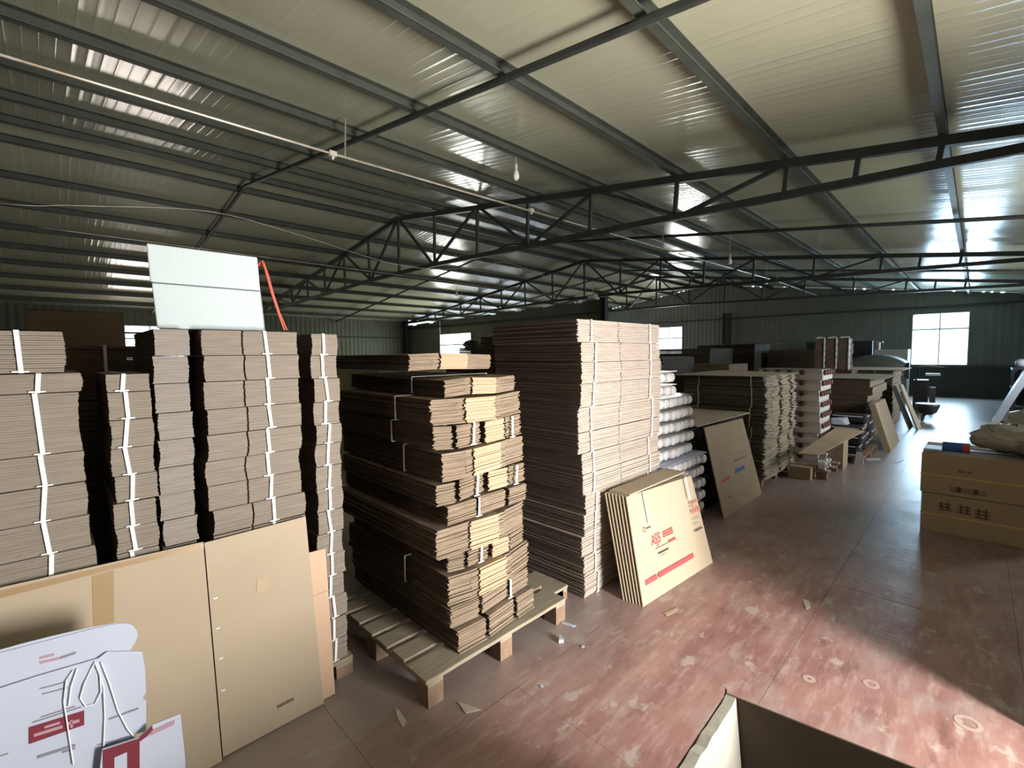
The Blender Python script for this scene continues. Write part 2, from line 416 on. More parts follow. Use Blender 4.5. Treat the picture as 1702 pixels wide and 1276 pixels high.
# ------------------------------------------------------------------ trusses, braces, columns
def truss(y, label):
    r = thing('roof_truss', (XRIDGE, y, 0), label, 'truss', 'steel roof trusses')
    zb = lambda x: 3.575 - 0.0275 * max(0, abs(x - XRIDGE) - 1.3)
    for s in (1, -1):
        X = lambda d: XRIDGE + s * d
        MB().bar((X(0), y, zc(X(0))), (X(11.3), y, zc(X(11.3))), 0.07, 0.09).build('top_chord', STEEL, r)
        MB().bar((X(0), y, zb(X(1.3))), (X(1.3), y, zb(X(1.3))), 0.06, 0.08).build('bottom_chord', STEEL, r)
        MB().bar((X(1.3), y, zb(X(1.3))), (X(11.3), y, zb(X(11.3))), 0.06, 0.08).build('bottom_chord', STEEL, r)
        for d in (1.4, 2.75, 4.03, 5.3, 6.62, 7.87, 8.5, 9.11, 10.2):
            x = X(d); lean = 0.07
            MB().bar((x - s * lean * 0.4, y, zb(x)), (x, y, zc(x)), 0.045, 0.045).build('post', STEEL, r)
        for b, t in ((1.32, 0.05), (1.32, 2.7), (4.05, 2.8), (4.05, 5.35), (6.66, 5.4), (6.66, 7.87)):
            MB().bar((X(b), y, zb(X(b))), (X(t), y, zc(X(t))), 0.045, 0.045).build('diagonal', STEEL, r)
    MB().bar((XRIDGE, y, zb(XRIDGE)), (XRIDGE, y, zc(XRIDGE)), 0.045, 0.045).build('post', STEEL, r)
    return r


truss(5.78, 'dark steel roof truss nearest the camera, spanning above the tall carton stacks')
truss(12.85, 'second dark steel roof truss, above the grey partition wall with the small window')
truss(17.8, 'farthest dark steel roof truss, in front of the far end wall')
for y, lab in ((2.66, 'dark round brace pipe under the nearest part of the roof'), (9.3, 'thin dark brace pipe under the roof between the two nearest trusses'), (15.3, 'thin dark brace pipe under the roof near the far end')):
    r = thing('roof_brace', (XRIDGE, y, zc(XRIDGE)), lab, 'pipe', 'round roof brace pipes')
    for s in (1, -1):
        e = XRIDGE + s * 11.2
        MB().tube([(XRIDGE, y, zc(XRIDGE) - 0.02), (e, y, zc(e) - 0.02)], 0.03, 8).build('pipe', STEEL, r)
for i, (x, y, lab) in enumerate([(-8.62, 12.85, 'dark steel column at the end of the grey partition wall'), (-8.3, 22.45, 'wide dark steel column against the far end wall'), (XL + 0.2, 12.9, 'dark steel column in the far left corner by the green wall')]):
    c = thing('steel_column', (x, y, 0), lab, 'column'); zt = 3.5 if x < -9 else (3.52 if y < 20 else 3.5)
    w = 0.11 if i != 1 else 0.17
    MB().box(x - w, x + w, y - 0.008, y + 0.008, 0, zt).box(x - w, x - w + 0.015, y - 0.09, y + 0.09, 0, zt).box(x + w - 0.015, x + w, y - 0.09, y + 0.09, 0, zt).build('shaft', STEEL, c)
    MB().box(x - w - 0.05, x + w + 0.05, y - 0.14, y + 0.14, 0, 0.02).build('base_plate', STEEL, c)

# pale conduit pipe hanging under the roof, wires, bulbs
r = thing('conduit_pipe', (-4.9, 2, 3.85), 'long pale rusty conduit pipe hung lengthwise under the roof', 'pipe')
pp = [(-5.02, -4.0, 3.86), (-4.98, 2.2, 3.87), (-4.86, 5.9, 3.87), (-4.72, 9.6, 3.87)]
MB().tube(pp, 0.014, 8).build('pipe', PIPE, r)
for k, (a, b) in enumerate([((-4.98, 2.42, 3.87), (-5.0, 2.45, 4.3)), ((-4.72, 9.2, 3.87), (-4.72, 9.2, 4.33))]):
    MB().tube([a, b], 0.009, 6).build('hanger_rod', PIPE, r)
for (x, y, z) in ((-4.98, 2.28, 3.87), (-4.86, 5.3, 3.87)):
    MB().box(x - 0.025, x + 0.025, y - 0.04, y + 0.04, z - 0.025, z + 0.025).box(x - 0.012, x + 0.012, y - 0.012, y + 0.012, z - 0.06, z - 0.02).build('clamp', SOCKET, r)
r = thing('conduit_pipe', (-4.6, 14, 3.8), 'far pale conduit pipe hung under the roof near the end wall', 'pipe')
MB().tube([(-4.71, 9.9, 3.86), (-4.45, 16.0, 3.86), (-4.4, 21.0, 3.8)], 0.014, 6).build('pipe', PIPE, r)
MB().tube([(-4.45, 16.0, 3.86), (-4.45, 16.0, 4.15)], 0.008, 6).build('hanger_rod', PIPE, r)


def bulb(x, y, ztop, z, lab):
    r = thing('hanging_bulb', (x, y, z), lab, 'light bulb', 'bare bulbs hanging from the roof')
    MB().tube([(x, y, ztop), (x, y, z + 0.13)], 0.004, 5).build('cord', SOCKET, r)
    MB().tube([(x, y, z + 0.17), (x, y, z + 0.15), (x, y, z + 0.10)], [0.012, 0.02, 0.02], 10).build('socket', SOCKET, r)
    m = MB().tube([(x, y, z + 0.10), (x, y, z + 0.07), (x, y, z + 0.02), (x, y, z - 0.015), (x, y, z - 0.035)], [0.018, 0.03, 0.042, 0.034, 0.012], 12); m.smooth = True
    m.build('bulb', BULB, r)


bulb(-4.1, 4.2, 4.12, 3.87, 'white bare bulb hanging nearest, in front of the first truss')
bulb(-3.66, 10.0, 4.05, 3.52, 'white bare bulb on a cord between the two nearest trusses on the right')
bulb(-10.76, 8.5, 4.65, 3.44, 'small bare bulb on a long cord above the middle stacks')
bulb(-4.3, 14.5, 4.2, 3.62, 'small far bare bulb under the roof near the end wall')


def wire(pts, lab, m=PIPE, rad=0.006):
    P = [Vector(p) for p in pts]; out = []
    for k in range(len(P) - 1):
        p0, p1, p2, p3 = P[max(k - 1, 0)], P[k], P[k + 1], P[min(k + 2, len(P) - 1)]
        for t in range(6):
            t /= 6
            out.append(0.5 * ((2 * p1) + (-p0 + p2) * t + (2 * p0 - 5 * p1 + 4 * p2 - p3) * t * t + (-p0 + 3 * p1 - 3 * p2 + p3) * t ** 3))
    out.append(P[-1])
    mm = MB().tube(out, rad, 5); mm.smooth = True
    return tag(mm.build('wire', m), lab, 'wire', 'loose wires under the roof')


wire([(-7, -2.0, 3.2), (-7, -0.26, 3.27), (-7, 0.32, 3.37), (-7, 1.57, 3.56), (-7, 2.69, 3.45), (-7, 4.04, 3.25), (-7, 5.0, 3.25), (-7, 6.16, 3.43), (-7, 7.0, 3.6), (-7, 9.29, 3.24), (-7, 9.85, 3.16)], 'pale sagging wire running from the left above the foam box to the lamp box')
wire([(-8, 0.0, 3.28), (-8, 2.5, 3.27), (-8, 4.42, 3.26), (-8, 7.03, 3.25), (-8, 9.82, 3.24)], 'dark straight wire below the pale sagging wire')
t = thing('floodlight', (-7, 9.92, 3.1), 'small pale square lamp box hung at the end of the pale wire', 'lamp')
MB().box(-7.11, -6.89, 9.87, 9.99, 3.07, 3.2).build('housing', PIPE, t); MB().box(-7.09, -6.91, 9.84, 9.87, 3.09, 3.18).build('lens', BULB, t)
MB().tube([(-7, 9.93, 3.2), (-7, 9.93, 3.56)], 0.008, 6).build('hanger_rod', PIPE, t)


# ------------------------------------------------------------------ carton bundles
def ring(x0, x1, y, z0, z1, w=0.013, t=0.0025, lean=0.0, knot=True):
    mb = MB(); a = y - w / 2; b = y + w / 2
    for (xa, xb, za, zb) in ((x0 - t, x1 + t, z1, z1 + t), (x0 - t, x1 + t, z0 - 0.0005, z0 + t)):
        dl = lean if za > z0 + 0.01 else -lean
        mb.hexa([(xa, a + dl, za), (xb, a + dl, za), (xb, b + dl, za), (xa, b + dl, za), (xa, a + dl, zb), (xb, a + dl, zb), (xb, b + dl, zb), (xa, b + dl, zb)])
    for (xa, xb) in ((x0 - t, x0), (x1 + 0.004, x1 + 0.004 + t)):
        mb.hexa([(xa, a - lean, z0), (xb, a - lean, z0), (xb, b - lean, z0), (xa, b - lean, z0), (xa, a + lean, z1), (xb, a + lean, z1), (xb, b + lean, z1), (xa, b + lean, z1)])
    if knot:
        mb.box(x1 + 0.004, x1 + 0.008, y - lean - 0.022, y - lean + 0.02, z0 + 0.002, z0 + 0.007)
    return mb


def ring_y(y0, y1, x, z0, z1, w=0.011, t=0.0025):
    mb = MB()
    mb.box(x - w / 2, x + w / 2, y0 - t, y1 + t, z1, z1 + t); mb.box(x - w / 2, x + w / 2, y0 - t, y1 + t, z0, z0 + t)
    mb.box(x - w / 2, x + w / 2, y0 - t - 0.003, y0 - 0.003, z0, z1); mb.box(x - w / 2, x + w / 2, y1, y1 + t, z0, z1)
    return mb


ORD = ['topmost', 'second from top', 'third from top', 'fourth from top', 'fifth from top', 'sixth from top', 'seventh from top', 'eighth from top', 'ninth from top', 'tenth from top', 'eleventh from top', 'twelfth from top', 'thirteenth from top', 'fourteenth from top', 'fifteenth from top', 'sixteenth from top', 'lowest']


def bundle(label, group, x0, x1, y0, y1, z0, z1, n, straps=(), cols=None, warp=None, jit=0.003, m=(EDGE, FOLD), ystraps=(), lean=0.006, name='carton_bundle', tilt=0.0, fill=(0.80, 0.90), flute_shade=FLUTESHADE):
    cx, cy = (x0 + x1) / 2, (y0 + y1) / 2
    t = thing(name, (cx, cy, z0), label, 'cardboard bundle', group)
    mb = MB(); hh = (z1 - z0 - 0.003) / n
    cols = cols or [(0, 1, 0, 0)]
    MF = 2; m = tuple(m) + (flute_shade,) if len(m) == 2 else m
    bow = R(-0.008, 0.008)
    for i in range(n):
        z = z0 + 0.002 + hh * i; jx = R(-jit, jit); jy = R(-jit, jit) + bow * math.sin(math.pi * i / n)
        th = hh * (fill[0] if i % 2 else fill[1])
        for c in cols:
            a, b, dx, mi = c[:4]
            ya = y0 + (y1 - y0) * a + jy; yb = y0 + (y1 - y0) * b + jy
            xe = x1 + dx + jx + R(-jit, jit) * 0.5
            xe2 = xe + (c[4] if len(c) > 4 else 0)
            if warp:
                xx = [x0 + jx, x0 + (x1 - x0) * 0.45, x0 + (x1 - x0) * 0.78]
                prev = None
                for q, xa in enumerate(xx):
                    la = (xa, xa) if q < 3 else None
                    ra = (xx[q + 1], xx[q + 1]) if q < 2 else (xe, xe2)
                    P = [(la[0], ya), (ra[0], ya), (ra[1], yb), (la[1], yb)]
                    w = [warp((px - x0) / (x1 - x0), (py - y0) / (y1 - y0)) for px, py in P]
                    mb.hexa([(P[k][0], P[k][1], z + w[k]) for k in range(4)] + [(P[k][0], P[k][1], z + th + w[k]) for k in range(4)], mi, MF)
            else:
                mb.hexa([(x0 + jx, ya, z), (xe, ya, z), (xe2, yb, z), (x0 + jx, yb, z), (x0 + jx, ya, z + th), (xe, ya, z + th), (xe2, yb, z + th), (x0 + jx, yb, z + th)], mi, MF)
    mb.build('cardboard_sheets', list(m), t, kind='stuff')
    for s in straps:
        ring(x0 - 0.004, x1 + jit + (s[1] if isinstance(s, tuple) else 0), s[0] if isinstance(s, tuple) else s, z0 + 0.002, z1 - 0.001, lean=R(-lean, lean)).build('strap', STRAP, t)
    for s in ystraps:
        ring_y(y0 - jit - 0.008, y1 + jit, s, z0 + 0.002, z1 - 0.001).build('strap', STRAP, t)
    if tilt: t.rotation_euler = (0, 0, tilt)
    return t


def col_stack(desc, group, x0, x1, y0, y1, zs, n, straps=(), cols=None, jy=0.008, hidden=None, m=(EDGE, FOLD), ystraps=(), jx=0.006, word='flat carton bundle', jit=0.003):
    k = 0
    for zt, zb in zip(zs, zs[1:]):
        dy = R(-jy, jy); dx = R(-jx, jx)
        o = ORD[min(k, len(ORD) - 2)]
        bundle('%s, %s, %s' % (word, o, desc), group, x0 + dx, x1 + dx, y0 + dy, y1 + dy, zb, zt, n, [s + dy + R(-0.006, 0.006) for s in straps], cols, m=m, ystraps=[s + R(-0.01, 0.01) for s in ystraps], jit=jit, fill=(0.93, 0.97))
        k += 1
    if hidden is not None:
        bundle('tall bound carton block, lowest in %s' % desc, group, x0, x1, y0, y1, hidden, zs[-1], int((zs[-1] - hidden) / 0.007), [], cols, m=m, jit=jit)


XF = -2.33
zA = [1.812, 1.703, 1.588, 1.467, 1.353, 1.253, 1.141, 1.02, 0.905, 0.79, 0.675, 0.56, 0.445, 0.33, 0.215, 0.10]
zB = [1.818, 1.708, 1.595, 1.475, 1.364, 1.25, 1.14, 1.03, 0.92, 0.80]
zD = [1.64, 1.57, 1.462, 1.352, 1.243, 1.14, 1.04, 0.94, 0.84]
zE = [1.65, 1.58, 1.36, 1.245, 1.12, 1.0, 0.88]
G1 = 'bound carton bundles in the near left stacks'
col_stack('narrow right end column of the near left stacks', G1, XF - 0.62, XF, 0.925, 1.055, zA, 22, [0.985], hidden=None, m=(EDGE, FOLD), jit=0.0015)
CB = [(0, 0.385, 0, 0), (0.385, 0.405, -0.012, 0), (0.405, 1, 0, 0)]
col_stack('wide seamed column under the foam box', G1, XF - 0.6, XF, 0.467, 0.858, zB, 22, [0.715], CB, hidden=0.1, jit=0.0015)
col_stack('dusty smooth column left of the seamed column', G1, XF - 0.6, XF - 0.005, 0.298, 0.415, zB, 20, [], hidden=0.1, m=(EDGE2, FOLD), jit=0.0015)
col_stack('narrow low column left of the dusty column', G1, XF - 0.55, XF + 0.005, 0.155, 0.285, zD, 20, [0.205], hidden=0.1, jit=0.0015)
col_stack("broad column at the photo's left edge", G1, XF - 0.6, XF, -0.32, 0.08, zE, 24, [-0.035], hidden=0.1, jit=0.0015)
bundle('dusty bundle of flattened cartons capping the broad column at the left edge', G1, XF - 0.6, XF + 0.01, -0.4, 0.04, 1.652, 1.80, 18, [-0.07], jit=0.002)
# dark stacks behind the near left ones
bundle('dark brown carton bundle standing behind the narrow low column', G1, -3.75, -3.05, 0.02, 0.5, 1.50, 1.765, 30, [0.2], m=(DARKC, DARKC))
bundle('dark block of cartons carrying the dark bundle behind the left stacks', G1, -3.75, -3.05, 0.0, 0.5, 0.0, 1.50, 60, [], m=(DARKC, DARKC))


def open_box_carton(name, lab, x0, x1, y0, y1, z0, z1, m=CARD, group=None, cat='carton', flap=True, tapem=TAPE):
    t = thing(name, ((x0 + x1) / 2, (y0 + y1) / 2, z0), lab, cat, group)
    MB().box(x0, x1, y0, y1, z0, z1).build('body', m, t)
    ym = (y0 + y1) / 2
    MB().box(x0 - 0.001, x1 + 0.001, ym - 0.03, ym + 0.03, z1, z1 + 0.0012).build('tape', tapem, t)
    for a, b in ((y0, ym - 0.001), (ym + 0.001, y1)):
        MB().box(x0, x1, a, b, z1 - 0.003, z1 + 0.0006).build('flap', m, t)
    return t


open_box_carton('shipping_carton', 'brown shipping carton far left behind the near stacks, under the bright window', -4.6, -4.0, -0.08, 0.37, 1.502, 2.0, DARKC)
open_box_carton('shipping_carton', 'large dark carton under the shipping carton at far left', -4.65, -3.95, -0.2, 0.7, 0.0, 1.5, DARKC)

# white foam box with lid and red twine
t = thing('foam_box', (-2.6, 0.52, 1.823), 'white foam box with lid, standing on top of the near left stacks', 'foam box')
o = MB().hexa([(-2.85, 0.43, 1.823), (-2.40, 0.325, 1.823), (-2.40, 0.735, 1.823), (-2.85, 0.88, 1.823), (-2.86, 0.42, 2.008), (-2.395, 0.315, 2.008), (-2.395, 0.722, 2.008), (-2.86, 0.87, 2.008)]).build('body', FOAM, t)
b = o.modifiers.new('b', 'BEVEL'); b.width = 0.006; b.segments = 2
o = MB().hexa([(-2.86, 0.415, 2.011), (-2.393, 0.310, 2.011), (-2.393, 0.722, 2.011), (-2.86, 0.87, 2.011), (-2.86, 0.41, 2.165), (-2.39, 0.305, 2.165), (-2.39, 0.715, 2.165), (-2.86, 0.855, 2.165)]).build('lid', FOAM, t)
b = o.modifiers.new('b', 'BEVEL'); b.width = 0.006; b.segments = 2
tw = MB()
for dy, dz in ((0, 0), (0.006, -0.01)):
    pts = [(-2.41, 0.722 + dy, 2.13), (-2.385, 0.735 + dy, 2.15 + dz), (-2.37, 0.745 + dy, 2.09), (-2.37, 0.765 + dy, 2.0), (-2.37, 0.79 + dy, 1.91), (-2.37, 0.815 + dy * 2, 1.828)]
    tw.tube(pts, 0.0035, 6)
tw.build('twine', REDROPE, t, label='red plastic twine hanging from the box corner')

# pallet under the near left stacks
def pallet(x0, x1, y0, y1, h, label, nb=6, wood=WOOD, blk=WOODB, along='y', edge_w=0.16):
    t = thing('wooden_pallet', ((x0 + x1) / 2, (y0 + y1) / 2, 0), label, 'pallet', 'wooden pallets under the stacks')
    th = 0.02; W_ = (x1 - x0); L_ = (y1 - y0)
    if along == 'y':
        w = (W_ - edge_w) / (nb - 1)
        for k in range(nb):
            a = x1 - edge_w if k == 0 else x1 - edge_w - w * k + 0.0
            b = x1 if k == 0 else a + w * 0.72
            e = R(-0.008, 0.008)
            MB().box(a, b, y0 + e, y1 + e, h - th, h).build('deck_board', wood, t)
        for k, yy in enumerate((y0 + 0.005, (y0 + y1) / 2 - 0.045, y1 - 0.095)):
            MB().box(x0, x1 - 0.002, yy, yy + 0.09, h - 2 * th, h - th).build('stringer_board', wood, t)
            for xx in (x0, (x0 + x1) / 2 - 0.04, x1 - 0.10):
                MB().box(xx, xx + 0.098, yy, yy + 0.09, 0.0, h - 2 * th).build('block', blk, t)
    else:
        w = L_ / nb
        for k in range(nb):
            MB().box(x0, x1, y0 + w * k, y0 + w * k + w * 0.72, h - th, h).build('deck_board', wood, t)
        for xx in (x0 + 0.003, (x0 + x1) / 2 - 0.04, x1 - 0.093):
            MB().box(xx, xx + 0.09, y0, y1, h - 2 * th, h - th).build('stringer_board', wood, t)
            for yy in (y0, (y0 + y1) / 2 - 0.05, y1 - 0.10):
                MB().box(xx, xx + 0.09, yy, yy + 0.10, 0.0, h - 2 * th).build('block', blk, t)
    return t


pallet(-3.0, XF + 0.015, -0.5, 1.08, 0.098, 'long low wooden pallet under the near left stacks')
pallet(-2.92, -1.80, 1.20, 2.26, 0.145, 'grey wooden pallet under the sagging carton stack', 7, edge_w=0.17)

# ------------------------------------------------------------------ sagging stack on the pallet
def sag_cols(kind):
    if kind == 0: return [(0, 0.22, -0.035, 0, 0.02), (0.22, 0.30, -0.015, 0), (0.30, 0.62, 0.0, 1), (0.62, 0.70, -0.012, 0), (0.70, 1, -0.02, 0, -0.035)]
    if kind == 1: return [(0, 0.15, -0.03, 0, 0.03), (0.15, 0.20, -0.075, 0), (0.20, 0.47, 0.0, 0, -0.012), (0.47, 0.52, -0.075, 0), (0.51, 0.74, 0.005, 1), (0.73, 0.78, -0.075, 0), (0.77, 1, -0.005, 0, -0.02)]
    return [(0, 0.3, 0.0, 0, 0.012), (0.29, 0.345, -0.07, 0), (0.345, 0.69, 0.012, 0, -0.02), (0.69, 0.74, -0.07, 0), (0.73, 1, 0.0, 0, -0.02)]


S2 = [  # ztop, zbot, x1, y0, y1, kind, straps(y), warp amplitude at near/far end, word
    (1.71, 1.612, -2.06, 1.33, 1.92, 0, [], (0.0, 0.0, 0.0), 'flat'),
    (1.585, 1.485, -1.90, 1.44, 1.97, 0, [], (0.022, -0.004, 0.0), 'sagging'),
    (1.485, 1.345, -1.87, 1.33, 1.98, 0, [], (0.006, -0.003, 0.0), 'fanned'),
    (1.345, 1.215, -1.885, 1.35, 1.97, 1, [1.58, 1.87], (0.0, 0, 0), 'notched'),
    (1.215, 1.055, -1.86, 1.38, 1.99, 0, [], (0.006, 0.0, 0), 'bright edged'),
    (1.055, 0.935, -1.885, 1.36, 2.0, 1, [1.60, 1.90], (0.01, 0, 0), 'notched'),
    (0.935, 0.825, -1.875, 1.40, 2.0, 2, [1.60], (0, 0, 0), 'slotted'),
    (0.825, 0.66, -1.86, 1.34, 1.99, 0, [], (0.008, -0.005, 0), 'bright edged'),
    (0.66, 0.56, -1.885, 1.42, 1.98, 1, [1.62], (0.015, 0, 0), 'notched'),
    (0.56, 0.40, -1.855, 1.40, 2.02, 0, [], (0.006, -0.003, 0), 'bright edged'),
    (0.40, 0.28, -1.875, 1.40, 2.0, 2, [1.83], (0.0, 0, 0), 'slotted'),
    (0.28, 0.145, -1.85, 1.43, 2.03, 2, [], (0, 0, 0), 'curved'),
]
for k, (zt, zb, x1, y0, y1, kd, st, wa, word) in enumerate(S2):
    a, b, c = wa
    wf = (lambda a, b: (lambda u, v: a * (max(0, 1 - 2.2 * v) ** 2) * -1 * (u > 0.3) * 0.6 + b * (u ** 2) + 0.006 * math.sin(v * 5 + k) * u))(a, b)
    bundle('%s carton bundle, %s in the sagging stack on grey pallet' % (word, ORD[k] if k < 11 else 'lowest'), 'carton bundles on the grey pallet',
           -2.98 + R(-0.04, 0.03), x1, y0, y1, zb + 0.004, zt - 0.004, 17, [(s, 0.0) for s in st], sag_cols(kd), wf, 0.006, m=(EDGE4, FOLD), ystraps=[-2.25 + R(-0.05, 0.05)] if k in (1, 2, 3, 4, 9) else [])

# ------------------------------------------------------------------ tall neat stack
zs = [1.93, 1.775, 1.64, 1.495, 1.335, 1.165, 1.02, 0.875, 0.73, 0.585, 0.44, 0.295, 0.15, 0.0]
for k, (zt, zb) in enumerate(zip(zs, zs[1:])):
    dy = R(-0.03, 0.03); y0 = 2.50 + dy + (0.05 if k > 6 else 0); y1 = 3.60 + R(-0.02, 0.03)
    bundle('large flat carton bundle, %s in the tallest straight stack' % (ORD[k] if k < 12 else 'lowest'), 'bundles of the tallest stack',
           -2.72 + R(-0.02, 0.02), -1.87 + R(-0.008, 0.01), y0, y1, zb, zt, 20, [y0 + 0.13 + R(-0.03, 0.03), y1 - 0.17 + R(-0.03, 0.03)], [(0, 0.44, 0, 0), (0.44, 0.445, -0.01, 0), (0.445, 1, 0, 0)], jit=0.005, m=(EDGE3, EDGE3))
bundle('low dark bundle stack standing left behind the tallest straight stack', 'bundles of the tallest stack', -4.15, -3.2, 3.3, 4.6, 0.0, 1.78, 90, [], m=(DARKC, DARKC))
bundle('stepped brown bundle stack between the sagging stack and the tallest stack', 'bundles of the tallest stack', -3.15, -2.80, 2.75, 3.6, 0.0, 1.86, 90, [], m=(DARKC, DARKC))
pallet(-2.75, -1.95, 2.285, 2.47, 0.10, 'end of a grey wooden pallet poking out before the tallest stack', 2, edge_w=0.3)


# ------------------------------------------------------------------ leaning sheets with print
class Plane:
    def __init__(s, o, u, w):                    # o origin, u along the floor, w a point direction up the sheet
        s.o = Vector(o); s.u = Vector(u).normalized(); w = Vector(w); s.v = (w - s.u * w.dot(s.u)).normalized(); s.n = s.u.cross(s.v).normalized()
        if s.n.x < 0: s.n = -s.n
    def at(s, a, b, off=0.0): return s.o + s.u * a + s.v * b + s.n * off
    def px(s, x, y):
        d = M3 @ Vector((x - CX, CY - y, -FPX)); t = (s.o - CAM).dot(s.n) / d.dot(s.n); q = CAM + d * t - s.o
        return q.dot(s.u), q.dot(s.v)
    def patch(s, pts, name, m, parent, off=0.0012, th=0.0006, **k):
        P = [s.at(a, b, off) for a, b in pts]
        return MB().prism(P, s.n * th).build(name, m, parent, **k)
    def rect(s, a0, a1, b0, b1, name, m, parent, off=0.0012, th=0.0006, **k):
        return s.patch([(a0, b0), (a1, b0), (a1, b1), (a0, b1)], name, m, parent, off, th, **k)


def text(s, body, a, b, size, name, m, parent, off=0.0014, shear=0.0, squash=1.0):
    cu = bpy.data.curves.new('t', 'FONT'); cu.body = body; cu.size = size; cu.extrude = 0.0003; cu.shear = shear
    to = bpy.data.objects.new('t', cu); COL.objects.link(to)
    dg = bpy.context.evaluated_depsgraph_get(); me = bpy.data.meshes.new_from_object(to.evaluated_get(dg)); me.name = name
    bpy.data.objects.remove(to)
    chain = Vector((0, 0, 0)); p = parent
    while p is not None: chain += p.location; p = p.parent
    for v in me.vertices:
        q = s.at(a + v.co.x * squash, b + v.co.y, off + v.co.z); v.co = q - chain
    me.materials.clear(); me.materials.append(m)
    o = bpy.data.objects.new(name, me); COL.objects.link(o); o.parent = parent; return o


# bound sheets with the red printed name, standing on the aisle floor
t = thing('leaning_carton_bundle', (-1.6, 3.2, 0), 'pale bound cartons with red printed name and stripe leaning on the tallest stack', 'cardboard bundle')
nS = 7
for i in range(nS):
    f = i / (nS - 1); xb0 = -1.655 + 0.135 * f; xb1 = -1.575 + 0.125 * f
    y0, y1 = 2.715 + 0.02 * f, 3.72
    xt0 = xb0 - 0.165 + 0.02 * f; xt1 = xb1 - 0.20 + 0.02 * f; zt = 0.715
    th = 0.007
    P = [(xb0 - th, y0, 0.0), (xb0, y0, 0.0), (xb1, y1, 0.0), (xb1 - th, y1, 0), (xt0 - th, y0 + 0.02, zt), (xt0, y0 + 0.02, zt), (xt1, y1 - 0.02, zt - 0.03), (xt1 - th, y1 - 0.02, zt - 0.03)]
    MB().hexa(P).build('cardboard_sheet', CARDL, t)
    if i in (1, 3, 5):
        MB().hexa([(p[0] + 0.012 + R(0, 0.003), p[1] + (0.015 if k in (0, 1, 4, 5) else -0.01), p[2] * 0.985 + 0.002) for k, p in enumerate(P)]).build('cardboard_sheet', EDGE, t)
pl = Plane((xb0, y0, 0), (xb1 - xb0, y1 - y0, 0), (xt0 - xb0, 0.02, zt))
MB().box(-1.83, -1.665, 2.80, 3.66, 0.712, 0.722).build('carton_flap', CARDL, t)
def pxr(p, x0, y0, x1, y1): return p.px(x0, y0), p.px(x1, y1)
for (xa, ya, xb, yb) in ((1067, 818, 1077, 870), (1138, 792, 1146, 830)):
    (a, b), (c, d) = pxr(pl, xa, ya, xb, yb)
    pl.patch([(a, b), (a + 0.014, b), (c + 0.014, d), (c, d)], 'strap', STRAP, t, 0.002, 0.001)
a, b = pl.px(1073, 970); c, d = pl.px(1152, 919)
pl.rect(a, a + (c - a) * 0.22, b - 0.012, b + 0.022, 'red_stripe', RED2, t); pl.rect(a + (c - a) * 0.25, c, b - 0.012, b + 0.022, 'red_stripe', RED2, t)
a, b = pl.px(1084, 906); text(pl, 'ASJS', a, b - 0.004, 0.10, 'printed_letters', RED2, t, shear=0.2, squash=0.62)
a, b = pl.px(1103, 893)
for k in range(5):
    x0 = a + 0.028 * k
    for q in range(3): pl.rect(x0, x0 + 0.022, b + 0.017 * q, b + 0.017 * q + 0.007, 'red_character', RED2, t)
    pl.rect(x0 + 0.008, x0 + 0.013, b - 0.002, b + 0.045, 'red_character', RED2, t)
a, b = pl.px(1112, 900)
for k in range(4): pl.rect(a + 0.024 * k, a + 0.024 * k + 0.018, b - 0.003, b + 0.012, 'red_character', RED2, t)
a, b = pl.px(1089, 913); c, d = pl.px(1124, 894); pl.rect(a, c, b, b + 0.003, 'black_line', BLACKI, t)
a, b = pl.px(1095, 921); 
for k in range(9): pl.rect(a + 0.015 * k, a + 0.015 * k + 0.011, b, b + 0.012, 'black_character', BLACKI, t)
for k in range(5): pl.rect(a + 0.03 + 0.013 * k, a + 0.03 + 0.013 * k + 0.008, b - 0.02, b - 0.014, 'black_character', GREYI, t)
a, b = pl.px(1071, 880)
for k in range(8):
    an = k * math.pi / 4; pl.rect(a + 0.016 * math.cos(an) - 0.004, a + 0.016 * math.cos(an) + 0.004, b + 0.016 * math.sin(an) - 0.003, b + 0.016 * math.sin(an) + 0.003, 'round_emblem', BLACKI, t)
for k in range(4): pl.rect(a + 0.03 + 0.014 * k, a + 0.04 + 0.014 * k, b - 0.003, b + 0.006, 'black_character', BLACKI, t)
a, b = pl.px(1148, 838)
for r_, (n_, w_, m_, hh) in enumerate([(5, 0.026, RED2, 0.012), (3, 0.024, RED2, 0.008), (4, 0.036, RED2, 0.03), (1, 0.12, GREYI, 0.004), (1, 0.11, GREYI, 0.004), (6, 0.02, BLACKI, 0.014)]):
    bb = b - [0, 0.025, 0.075, 0.12, 0.16, 0.215][r_]
    for k in range(n_):
        if hh > 0.02:
            for q in range(3): pl.rect(a + w_ * k, a + w_ * k + w_ * 0.7, bb + 0.011 * q, bb + 0.011 * q + 0.005, 'printed_mark', m_, t)
            pl.rect(a + w_ * k + 0.008, a + w_ * k + 0.013, bb, bb + 0.03, 'printed_mark', m_, t)
        else: pl.rect(a + w_ * k, a + w_ * k + w_ * 0.72, bb, bb + hh, 'printed_mark', m_, t)
